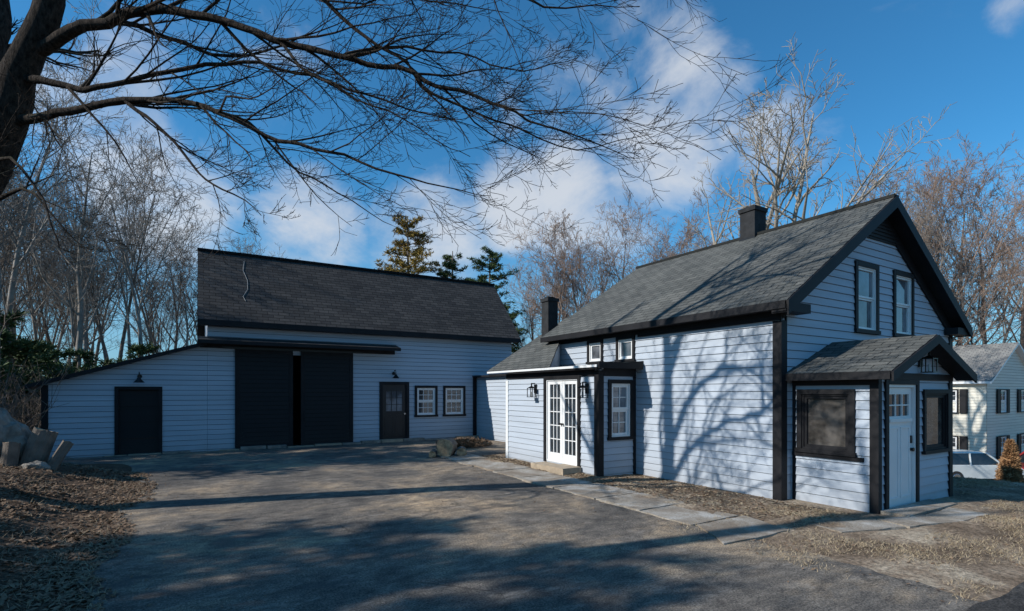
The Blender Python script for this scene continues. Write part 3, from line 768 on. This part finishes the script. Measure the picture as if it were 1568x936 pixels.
def put(me, name, x, y, s=1.0, rot=None, parent=None, z=None):
    o = bpy.data.objects.new(name, me); bpy.context.scene.collection.objects.link(o)
    o.location = (x, y, H(x, y) if z is None else z); o.rotation_euler = (0, 0, R.uniform(0, 6.28) if rot is None else rot); o.scale = (s, s, s * R.uniform(.95, 1.08))
    if parent: o.parent = parent
    return o
def g(tn, s): return (s * (0.8556 * tn + 0.5177), s * (-0.5177 * tn + 0.8556))
def bt(px): return (px - 784) / 800.0
woods = empty("distant_woods")
rg = random.Random(5)
for i in range(74):
    px = rg.uniform(-160, 450) ; s_ = rg.uniform(25, 50)
    if px > 300: s_ = rg.uniform(38, 55)
    x, y = g(bt(px), s_)
    if y < 26 and x > -5: continue
    sc = rg.uniform(0.68, 1.05) * (1.0 if px < 250 else 0.86)
    put(variants[rg.randrange(6)], "tree", x, y, sc, parent=woods)
for i in range(11):
    x = rg.uniform(-9.5, -4.9); y = rg.uniform(20.5, 27)
    put(variants[rg.choice([1, 3, 5, 5])], "tree", x, y, rg.uniform(.62, .88), parent=woods)
for px, s_, sc in ((470, 60, .9), (500, 62, .85), (530, 62, .75)):
    x, y = g(bt(px), s_); put(tanv[rg.randrange(2)], "tree", x, y, sc, parent=woods)
for px, s_, sc in ((820, 50, .88), (850, 46, .98), (885, 45, 1.1), (915, 46, 1.15), (950, 44, 1.15), (985, 45, 1.15), (1025, 46, 1.1), (1075, 48, 1.0),
                   (1390, 34, 1.0), (1440, 33, 1.02), (1470, 34, 1.12), (1510, 36, 1.12), (1560, 40, 1.2), (1430, 42, 1.2), (1630, 48, 1.3)):
    x, y = g(bt(px), s_); put(tanv[rg.randrange(2)], "tree", x, y, sc, parent=woods, z=-0.5)
for px, s_, sc in ((1355, 36, .95), (1530, 46, 1.25), (1420, 33, .9), (1640, 48, 1.3)):
    x, y = g(bt(px), s_); put(variants[rg.randrange(4)], "tree", x, y, sc, parent=woods, z=-0.5)
for i in range(32):
    px = rg.uniform(450, 1700); s_ = rg.uniform(70, 110); x, y = g(bt(px), s_)
    put(rg.choice(tanv + variants), "tree", x, y, rg.uniform(.7, .95), parent=woods)
x, y = g(bt(1215), 24); put(bigv, "shadow_tree", x, y, 1.05, 1.0)
x, y = g(bt(1325), 33); put(variants[0], "shadow_tree", x, y, 1.02, 2.0)
x, y = g(bt(1120), 38); put(bigv, "shadow_tree", x, y, 0.85, 2.7)

T_ = TB(); rg = random.Random(8)
for i in range(1900):
    x = rg.uniform(-13, -3.9) if i % 2 else rg.uniform(-12, 0); y = rg.uniform(16.5, 30) if i % 2 else rg.uniform(25.5, 34)
    if x > -4.2 and y < 25.3: continue
    L = rg.uniform(0.8, 3.2); p = V(x, y, H(x, y)); d = V(rg.gauss(0, .45), rg.gauss(0, .45), 1).normalized(); pts = [p]
    for k in range(5):
        d = (d + V(rg.gauss(0, .2), rg.gauss(0, .2), rg.gauss(-.06, .15))).normalized(); pts.append(pts[-1] + d * L / 5)
    T_.tube(pts, [.014, .012, .01, .008, .006, .004], 3)
    for k in range(6):
        j = rg.randrange(1, 5); e = turn(V(0, 0, 1), rg.uniform(.4, 1.4), rg); T_.tube([pts[j], pts[j] + e * L * .15, pts[j] + e * L * .28 + V(0, 0, .08)], [.006, .005, .004], 3)
me = T_.mesh("underbrush", "bare_bark"); o = bpy.data.objects.new("underbrush", me); bpy.context.scene.collection.objects.link(o)

def pine(seed, Ht, mat, base=0.3, wid=2.6, dens=1.0):
    rg = random.Random(seed); T_ = TB(); nv = []; nf = []
    T_.tube([V(0, 0, -.2), V(.05, 0, Ht * .5), V(0, .05, Ht)], [.22, .14, .03], 7)
    z = Ht * base
    while z < Ht * .98:
        f = (z / Ht - base) / (1 - base)
        Lm = wid * (1 - f) ** 0.6 * (0.55 + .45 * min(1, f * 4)) + 0.35
        for k in range(rg.randrange(4, 6)):
            a = rg.uniform(0, 6.28); L = Lm * rg.uniform(.5, 1.15)
            d = V(math.cos(a), math.sin(a), rg.uniform(-.05, .3)).normalized()
            p0 = V(0, 0, z + rg.uniform(-.15, .15)); p2 = p0 + d * L + V(0, 0, L * .12); p1 = p0 + d * L * .6
            T_.tube([p0, p1, p2], [.035, .022, .01], 3)
            nc = int((5 + L * 7) * dens)
            for q in range(nc):
                t_ = rg.uniform(.3, 1.02); c = p0.lerp(p2, t_) + V(rg.gauss(0, .18) * L * .5, rg.gauss(0, .18) * L * .5, rg.gauss(.04, .06))
                for m_ in range(9):
                    e = V(rg.gauss(0, 1), rg.gauss(0, 1), rg.gauss(.35, .7)).normalized() * rg.uniform(.12, .26)
                    sd_ = e.cross(V(rg.gauss(0, 1), rg.gauss(0, 1), rg.gauss(0, 1))).normalized() * 0.022
                    b = len(nv); nv.extend([tuple(c - sd_), tuple(c + sd_), tuple(c + e + sd_ * .6), tuple(c + e - sd_ * .6)]); nf.append((b, b + 1, b + 2, b + 3))
        z += rg.uniform(.3, .6)
    off = len(T_.v); me = bpy.data.meshes.new("pine_mesh")
    me.from_pydata(T_.v + nv, [], T_.f + [tuple(i + off for i in f) for f in nf])
    me.materials.append(MATS["bare_bark"]); me.materials.append(MATS[mat])
    me.polygons.foreach_set("material_index", [0] * len(T_.f) + [1] * len(nf)); me.update()
    return me
pg = pine(1, 13, "pine_needles_gold", .45, 3.2, 1.5); p1 = pine(2, 13, "pine_needles", .45, 2.2, 1.4); p2 = pine(3, 13, "pine_needles", .4, 3.0, 1.4); pd_ = pine(4, 10, "pine_needles", .06, 2.3, 1.4)
x, y = g(bt(625), 44); put(pg, "shade_pine", x, y, 1.2)
x, y = g(bt(692), 47); put(p1, "shade_pine", x, y, 1.24)
x, y = g(bt(750), 44); put(p2, "shade_pine", x, y, 1.14)
x, y = g(bt(778), 46); put(p1, "shade_pine", x, y, .9)
for (x, y, s_) in ((-12.4, 5.0, .86), (-12.0, 7.0, .92), (-12.2, 9.1, .88), (-10.5, 16.2, 1.1), (-10.2, 18.3, 1.15), (-10.8, 20.6, 1.1), (-10, 3.4, .62), (-14, 6.2, 1.0), (-14, 8.4, .98), (-13, 17.5, 1.2)):  # last group: unseen pines left of the view, added for the shade they cast
    put(pd_, "shade_pine", x, y, s_)
low = pine(9, 3.0, "pine_needles", .05, 1.3, 1.3)
for px, s_, sc in ((175, 24, 1.1), (215, 25, 1.25), (245, 25, 1.0), (140, 25, .9), (10, 21, 1.5), (40, 23, 1.3), (-20, 20, 1.4), (90, 26, 1.2), (270, 27, .9), (120, 28, 1.2), (60, 28, 1.3), (0, 26, 1.5)):
    x, y = g(bt(px), s_); put(low, "evergreen_shrub", x, y, sc)

# large maple overhanging from the left
def PT(px, py, s): x, y = g(bt(px), s); return V(x, y, CAMH + (600 - py) * s / 800.0)
def smooth(ctrl, k=4):
    out = []
    for i in range(len(ctrl) - 1):
        a = ctrl[max(i - 1, 0)]; b = ctrl[i]; c = ctrl[i + 1]; d = ctrl[min(i + 2, len(ctrl) - 1)]
        for j in range(k):
            t_ = j / k
            q = [0.5 * ((2 * b[m]) + (-a[m] + c[m]) * t_ + (2 * a[m] - 5 * b[m] + 4 * c[m] - d[m]) * t_ ** 2 + (-a[m] + 3 * b[m] - 3 * c[m] + d[m]) * t_ ** 3) for m in range(4)]
            out.append(q)
    out.append(list(ctrl[-1])); return out
T_ = TB(); rg = random.Random(42)
hc = dict(seg=[8, 8, 5, 3], wig=[.08, .085, .13, .14], up=[.0, .02, .04, .05], tip=[.2, .2, .35, .6], rmin=.0028, sides=[8, 6, 4, 3], max=3,
          kids=[13, 7, 4, 0], start=[.12, .15, .12, .1], ang=[(18, 48), (20, 48), (25, 55), (25, 60)], ratio=[.4, .5, .5, .5], lmax=[2.3, .95, .40, .4],
          bias=V(.4, -.25, .1), rk=(.4, .6))
def limb(pts, kn=None, kid=True):
    ctrl = [(*PT(a, b, s_), r_) for (a, b, s_, r_) in pts]
    q = smooth(ctrl); P = [V(*c[:3]) for c in q]; rad = [max(.004, c[3]) for c in q]
    for i, p in enumerate(P[1:-1], 1):
        p += V(noise.noise(p * 2.1), noise.noise(p * 2.1 + V(5, 5, 5)), noise.noise(p * 2.1 + V(9, 1, 2))) * 0.07
    if rad[0] > .12: rad = [r0 * (1 + .12 * noise.noise(p * 3)) for r0, p in zip(rad, P)]
    T_.tube(P, rad, 12 if rad[0] > .12 else (9 if rad[0] > .05 else 6))
    if kid:
        dirs = [(P[min(i + 1, len(P) - 1)] - P[max(i - 1, 0)]).normalized() for i in range(len(P))]
        c = dict(hc)
        if kn: c['kids'] = [kn] + hc['kids'][1:]
        L = sum((P[i + 1] - P[i]).length for i in range(len(P) - 1))
        kids(T_, P, dirs, rad, L, 0, c, rg)
base = [(-95, 815, 7.4, .40), (-85, 600, 7.4, .31), (-55, 380, 7.3, .27), (-5, 220, 7.2, .25), (40, 90, 7.1, .19), (75, 0, 7.1, .155), (110, -150, 7.2, .12), (150, -380, 7.4, .08), (170, -560, 7.5, .03)]
limb(base, kid=False)
limb([(-5, 200, 7.2, .17), (-8, 90, 7.4, .13), (0, 0, 7.6, .11), (-15, -160, 7.8, .09), (-30, -400, 8, .03)], 8)
LB = [
 [(55, 75, 7.1, .095), (110, 48, 7.0, .075), (175, 28, 6.9, .062), (235, 14, 6.8, .055), (320, 28, 6.7, .048), (420, 62, 6.6, .04), (520, 88, 6.5, .034), (610, 108, 6.5, .029), (690, 132, 6.4, .023), (770, 165, 6.4, .016), (860, 205, 6.3, .010), (960, 240, 6.3, .004)],
 [(640, 120, 6.45, .022), (700, 165, 6.5, .016), (780, 195, 6.6, .012), (880, 232, 6.7, .008), (1000, 205, 6.7, .004)],
 [(20, 125, 7.2, .07), (80, 128, 7.0, .045), (130, 138, 6.9, .037), (190, 124, 6.9, .032), (290, 105, 7.0, .027), (400, 95, 7.2, .022), (510, 125, 7.3, .017), (620, 165, 7.3, .011), (740, 200, 7.3, .004)],
 [(0, 190, 7.2, .08), (70, 178, 7.0, .055), (150, 160, 6.8, .045), (230, 150, 6.7, .037), (310, 160, 6.6, .031), (400, 205, 6.5, .025), (480, 225, 6.5, .02), (580, 255, 6.4, .014), (680, 288, 6.4, .008), (750, 300, 6.3, .004)],
 [(190, 152, 6.75, .028), (235, 190, 6.6, .022), (290, 250, 6.5, .016), (340, 290, 6.4, .011), (400, 330, 6.3, .005)],
 [(300, 158, 6.6, .025), (380, 190, 6.9, .02), (440, 245, 7.1, .014), (520, 300, 7.2, .009), (600, 345, 7.2, .004)],
 [(85, -20, 7.1, .09), (200, -90, 6.9, .065), (340, -90, 6.7, .045), (450, -30, 6.6, .032), (540, 40, 6.5, .022), (620, 100, 6.5, .015), (720, 220, 6.5, .005)],
 [(110, -130, 7.2, .08), (260, -220, 7.2, .06), (430, -230, 7.2, .045), (600, -150, 7.1, .033), (730, -60, 7.0, .022), (830, 10, 7.0, .013), (980, 10, 6.9, .004)],
 [(430, -228, 7.2, .05), (560, -230, 7.4, .04), (720, -200, 7.6, .03), (900, -140, 7.7, .018), (1040, -90, 7.7, .006)],
 [(430, 66, 6.6, .022), (470, 110, 6.3, .017), (540, 150, 6.1, .012), (640, 200, 6.0, .007), (720, 240, 6.0, .004)],
 [(60, 60, 7.1, .055), (160, 30, 7.5, .04), (260, 60, 7.8, .03), (350, 90, 8.0, .022), (460, 60, 8.2, .012), (560, 20, 8.3, .005)],
 [(-55, 350, 7.3, .05), (30, 290, 7.0, .022), (70, 320, 6.8, .013), (130, 380, 6.8, .005)],
 [(-60, 330, 7.3, .05), (0, 240, 6.8, .022), (60, 300, 6.4, .014), (90, 380, 6.3, .005)],
 [(130, -260, 7.3, .08), (330, -260, 7.8, .065), (500, -200, 8.1, .055), (680, -150, 8.4, .04), (830, -120, 8.6, .025), (960, -90, 8.7, .01)],
 [(120, -200, 7.2, .08), (300, -330, 6.6, .06), (520, -370, 6.2, .04), (760, -300, 5.9, .025), (930, -220, 5.8, .01)],
 [(520, 88, 6.5, .022), (600, 70, 6.7, .017), (700, 80, 6.9, .012), (800, 110, 7.0, .008), (880, 90, 7.0, .004)],
 [(500, -200, 8.1, .045), (620, -110, 8.6, .035), (740, -60, 9.0, .025), (860, -40, 9.2, .012)],
 [(340, -250, 7.6, .05), (480, -120, 7.9, .038), (620, -60, 8.1, .028), (760, -60, 8.2, .018), (900, -20, 8.2, .007)],
 [(340, -90, 6.7, .03), (430, -60, 6.9, .022), (540, -40, 7.1, .016), (660, 0, 7.2, .010), (780, 20, 7.2, .004)],
]
for i, L in enumerate(LB):
    limb(L, {0: 22, 1: 12, 3: 19, 2: 17, 4: 10, 5: 12, 6: 15, 7: 15, 11: 4, 12: 4, 13: 15, 14: 8, 16: 10, 17: 12}.get(i, 12))
me = T_.mesh("maple_tree", "mossy_bark"); o = bpy.data.objects.new("maple_tree", me); bpy.context.scene.collection.objects.link(o)
print("maple faces", len(T_.f))
# street trees left of the view; they throw the long shadows over the drive
def streettree(seed, Hh, r0, st, kn):
    T_ = TB(); rg = random.Random(seed)
    c2 = dict(seg=[10, 7, 5, 3], wig=[.03, .10, .12, .18], up=[.0, .10, .06, .04], tip=[.5, .2, .3, .5], rmin=.006, sides=[10, 6, 4, 3], max=3,
              kids=kn, start=[st, .3, .15, .1], ang=[(15, 40), (22, 45), (25, 60), (25, 60)], ratio=[.45, .4, .4, .5], rk=(.5, .7))
    grow(T_, V(0, 0, -.2), V(0.0, 0, 1), Hh, r0, 0, c2, rg)
    return T_.mesh("street_tree_%d" % seed, "mossy_bark")
put(streettree(77, 8.4, .27, .9, [5, 5, 4, 0]), "shadow_tree", -6.6, 6.45, 1.0, 0.3)
put(streettree(78, 7.0, .17, .6, [8, 6, 4, 0]), "shadow_tree", -7.4, 4.4, 1.0, 0.3)  # second tree, unseen, added to strengthen the foreground shadows

# ------------------------------------------------------------------ small things
def rock(name, x, y, r_, sc, seed, mat="stone", z=0.0):
    import bmesh
    bm = bmesh.new(); bmesh.ops.create_icosphere(bm, subdivisions=4, radius=r_)
    for v_ in bm.verts:
        n_ = noise.noise(v_.co * (1.6 / r_) + V(seed, 0, 0)) * .35 + noise.noise(v_.co * (5 / r_) + V(seed, 3, 0)) * .12
        v_.co *= (1 + n_); v_.co.x *= sc[0]; v_.co.y *= sc[1]; v_.co.z *= sc[2]
    me = bpy.data.meshes.new(name); bm.to_mesh(me); bm.free(); me.materials.append(MATS[mat])
    o = bpy.data.objects.new(name, me); bpy.context.scene.collection.objects.link(o); o.location = (x, y, H(x, y) + z); return o
rock("boulder", -3.25, 13.7, .45, (1, 1, 1.35), 1, z=.3); rock("boulder", -3.6, 14.6, .4, (1.2, 1, .8), 4, z=.2); rock("boulder", -2.55, 12.9, .16, (1.2, 1, .7), 7, z=.03)
def log(name, a, b, r_, seed):
    rg = random.Random(seed); m_ = MB(); a = Vector(a); b = Vector(b); d = (b - a).normalized()
    e = d.cross(V(0, 0, 1) if abs(d.z) < .9 else V(1, 0, 0)).normalized(); g_ = d.cross(e); n = 18; rings = []
    prof = [1 + .3 * noise.noise(V(math.cos(6.283 * i / n) * 1.5 + seed, math.sin(6.283 * i / n) * 1.5, 0)) + rg.uniform(-.05, .05) for i in range(n)]
    for k in range(5):
        c = a.lerp(b, k / 4)
        rings.append([c + (e * math.cos(6.283 * i / n) + g_ * math.sin(6.283 * i / n)) * r_ * prof[i] * (1 + rg.uniform(-.03, .03)) + d * (rg.uniform(-.03, .03) if k in (0, 4) else 0) for i in range(n)])
    for k in range(4):
        for i in range(n): j = (i + 1) % n; m_.face([rings[k][i], rings[k][j], rings[k + 1][j], rings[k + 1][i]], "bare_bark")
    m_.face(list(reversed(rings[0])), "cut_wood"); m_.face(rings[-1], "cut_wood"); m_.build(name)
log("cut_log", (-2.75, 13.3, .15), (-2.5, 13.45, 1.05), .17, 1); log("cut_log", (-3.0, 13.15, .2), (-2.95, 13.2, .85), .13, 2); log("cut_log", (-2.5, 13.1, .1), (-2.15, 13.3, .8), .1, 5)
log("cut_log", (5.82, 13.2, .25), (6.15, 13.6, .25), .26, 3); log("cut_log", (6.3, 13.1, .12), (6.5, 13.55, .12), .13, 4); log("cut_log", (5.5, 13.3, .09), (5.75, 13.75, .09), .1, 6)
def shrub(name, x, y, h, r_, n, mat, seed, cone=False, twig=.01):
    rg = random.Random(seed); vs = []; fs = []; z0 = H(x, y)
    for i in range(n):
        a = rg.uniform(0, 6.28); t_ = rg.random() ** .6 if cone else rg.random()
        zz = rg.random()
        rad = r_ * ((1 - zz) ** .7 if cone else math.sqrt(max(0, 1 - (2 * zz - 1) ** 2))) * (t_ ** .4) * (1 + .3 * noise.noise(V(a * 2, zz * 3, seed)))
        c = V(x + math.cos(a) * rad, y + math.sin(a) * rad, z0 + zz * h)
        e = V(rg.gauss(math.cos(a), .6), rg.gauss(math.sin(a), .6), rg.gauss(.6, .6)).normalized() * rg.uniform(.06, .14)
        s_ = e.cross(V(rg.gauss(0, 1), rg.gauss(0, 1), 1)).normalized() * twig * 2
        b = len(vs); vs += [tuple(c - s_), tuple(c + s_), tuple(c + e)]; fs.append((b, b + 1, b + 2))
    me = bpy.data.meshes.new(name); me.from_pydata(vs, [], fs); me.materials.append(MATS[mat])
    o = bpy.data.objects.new(name, me); bpy.context.scene.collection.objects.link(o)
x, y = g(bt(1547), 17); shrub("conical_shrub", x, y, 2.1, .42, 7000, "dead_shrub", 1, True, .016)
x, y = g(bt(1492), 19); shrub("round_shrub", x, y, .8, .45, 3500, "dead_shrub", 2, False, .016)
shrub("dead_shrub", 7.6, 15.6, .22, .9, 2600, "dead_leaves", 3)

def car(name, x, y, ang, paint):
    e = empty(name); b = MB()
    prof = [(-2.15, .35), (-2.2, .62), (-2.1, .88), (-1.9, .95), (.95, .95), (1.9, .82), (2.12, .66), (2.15, .38), (1.9, .28), (-1.9, .28)]
    A = [(p[0] * .985, -.86, p[1] * .97 + .01) for p in prof]; A2 = [(p[0], -.78, p[1]) for p in prof]; B2 = [(p[0], .78, p[1]) for p in prof]; B = [(p[0] * .985, .86, p[1] * .97 + .01) for p in prof]
    n = len(prof)
    for P, Q in ((A, A2), (A2, B2), (B2, B)):
        for i in range(n): j = (i + 1) % n; b.face([P[i], P[j], Q[j], Q[i]], paint)
    b.face(A, paint); b.face(list(reversed(B)), paint)
    lo = [(-1.95, .95), (1.0, .95)]; hi = [(-1.7, 1.52), (.25, 1.54)]
    c = [(lo[0][0], -.76, .95), (lo[1][0], -.76, .94), (lo[1][0], .76, .94), (lo[0][0], .76, .95), (hi[0][0], -.62, 1.52), (hi[1][0], -.62, 1.52), (hi[1][0], .62, 1.52), (hi[0][0], .62, 1.52)]
    b.hexa(c, "car_glass"); b.hexa([(-1.72, -.64, 1.52), (.27, -.64, 1.52), (.27, .64, 1.52), (-1.72, .64, 1.52), (-1.6, -.54, 1.59), (.1, -.54, 1.59), (.1, .54, 1.59), (-1.6, .54, 1.59)], paint)
    for sgn in (-1, 1):
        for (xa, xb) in ((-1.98, -1.72), (-.55, -.50), (1.03, .3)):
            b.cyl((xa, sgn * .77, .94), (xb, sgn * .635, 1.53), .045, .045, 6, paint)
        b.box(-2.19, -2.12, sgn * .62 - .13, sgn * .62 + .13, .66, .82, "car_lamp_red"); b.box(2.0, 2.13, sgn * .6 - .16, sgn * .6 + .16, .6, .7, "lamp_glass")
        b.box(.72, .86, sgn * .93 - .08, sgn * .93 + .08, .95, 1.07, paint)
    b.build("body", e)
    wm = MB()
    for xx in (-1.32, 1.32):
        for sgn in (-1, 1):
            wm.cyl((xx, sgn * .68, .32), (xx, sgn * .885, .32), .33, .33, 20, "car_tyre"); wm.cyl((xx, sgn * .886, .32), (xx, sgn * .9, .32), .2, .18, 14, "car_chrome")
    wm.build("wheels", e)
    e.location = (x, y, H(x, y) + .02); e.rotation_euler = (0, 0, ang)
x, y = g(bt(1484), 27); car("parked_car", x, y, math.radians(-33), "car_silver")
x, y = g(bt(1600), 27); car("parked_car", x, y, math.radians(150), "car_red")

# ------------------------------------------------------------------ light, sky
EL = math.radians(33); AZ = math.radians(10)
to_sun = V(-math.cos(AZ) * math.cos(EL), math.sin(AZ) * math.cos(EL), math.sin(EL))
sd = bpy.data.lights.new("sun", 'SUN'); sd.energy = 5.0; sd.angle = math.radians(0.5); sd.color = (1.0, 0.95, 0.88)
so = bpy.data.objects.new("sun", sd); bpy.context.scene.collection.objects.link(so)
so.rotation_euler = to_sun.to_track_quat('Z', 'Y').to_euler()
wd = bpy.data.worlds.new("World"); bpy.context.scene.world = wd; wd.use_nodes = True
nt = wd.node_tree; ns = nt.nodes; lk = nt.links
bg = ns["Background"]; bg.inputs["Strength"].default_value = 0.09
sk = ns.new("ShaderNodeTexSky"); sk.sky_type = 'NISHITA'; sk.sun_disc = False
sk.sun_elevation = EL; sk.sun_rotation = math.radians(280); sk.air_density = 1.0; sk.dust_density = 0.3; sk.ozone_density = 2.0
tint = mix(ns, lk, 1.0, sk.outputs[0], (0.46, 1.32, 1.72), 'MULTIPLY')
tc = ns.new("ShaderNodeTexCoord")
sz = ns.new("ShaderNodeSeparateXYZ"); lk.new(tc.outputs["Generated"], sz.inputs[0])
hz = ns.new("ShaderNodeMapRange"); hz.interpolation_type = 'SMOOTHSTEP'; hz.inputs[1].default_value = 0.36; hz.inputs[2].default_value = 0.0; hz.inputs[3].default_value = 0; hz.inputs[4].default_value = .7
lk.new(sz.outputs[2], hz.inputs[0])
tint = mix(ns, lk, hz.outputs[0], tint, (3.0, 4.7, 6.5))
mp = ns.new("ShaderNodeMapping"); mp.inputs["Scale"].default_value = (1, 1, 1.5); mp.inputs["Rotation"].default_value = (0.2, 0.5, 0); lk.new(tc.outputs["Generated"], mp.inputs["Vector"])
n1 = nz(ns, lk, mp.outputs[0], 5.0, 11, 0.6, 0.35)
def dirv(px, py): v_ = PT(px, py, 1.0) - V(0, 0, CAMH); return v_.normalized()
mask = None
for (px, py, rad, k) in ((1040, 80, 6, .95), (1085, 140, 6, .8), (985, 50, 5, .6), (1000, 250, 9, .9), (1190, 215, 5, .9), (1240, 230, 4, .8), (860, 300, 8, 1.1), (800, 310, 7, 1.1), (1080, 200, 7, .6), (480, 350, 8, .8), (250, 285, 9, .8), (650, 350, 9, .75), (200, 105, 5, .7), (1562, 12, 2.5, .6), (380, 110, 9, .3), (900, 140, 12, .45), (700, 60, 8, .3), (940, 330, 8, .8), (120, 190, 7, .6)):
    vm = ns.new("ShaderNodeVectorMath"); vm.operation = 'DOT_PRODUCT'; lk.new(tc.outputs["Generated"], vm.inputs[0]); vm.inputs[1].default_value = dirv(px, py)
    mr = ns.new("ShaderNodeMapRange"); mr.interpolation_type = 'SMOOTHSTEP'; mr.inputs[1].default_value = math.cos(math.radians(rad)); mr.inputs[2].default_value = 1.0; mr.inputs[4].default_value = k
    lk.new(vm.outputs["Value"], mr.inputs[0])
    if mask is None: mask = mr.outputs[0]
    else:
        mx = ns.new("ShaderNodeMath"); mx.operation = 'MAXIMUM'; lk.new(mask, mx.inputs[0]); lk.new(mr.outputs[0], mx.inputs[1]); mask = mx.outputs[0]
ma = ns.new("ShaderNodeMath"); ma.operation = 'MULTIPLY_ADD'; ma.inputs[1].default_value = 0.38; lk.new(mask, ma.inputs[0]); lk.new(n1, ma.inputs[2])
cr = ns.new("ShaderNodeMapRange"); cr.interpolation_type = 'SMOOTHSTEP'; cr.inputs[1].default_value = 0.58; cr.inputs[2].default_value = 1.0; cr.inputs[4].default_value = 0.88
lk.new(ma.outputs[0], cr.inputs[0])
cc = mix(ns, lk, cr.outputs[0], tint, (7.6, 8.0, 8.6))
lk.new(cc, bg.inputs["Color"])

# ------------------------------------------------------------------ camera
cd = bpy.data.cameras.new("camera"); cd.sensor_width = 36; cd.lens = 800 / 1568 * 36; cd.shift_y = (600 - 468) / 1568; cd.clip_end = 5000; cd.clip_start = .05
co = bpy.data.objects.new("camera", cd); bpy.context.scene.collection.objects.link(co)
co.location = (0, 0, CAMH); co.rotation_euler = (math.radians(90), 0, -math.atan2(0.5177, 0.8556))
sc = bpy.context.scene; sc.camera = co
sc.view_settings.view_transform = 'Standard'; sc.view_settings.look = 'None'; sc.view_settings.exposure = 0
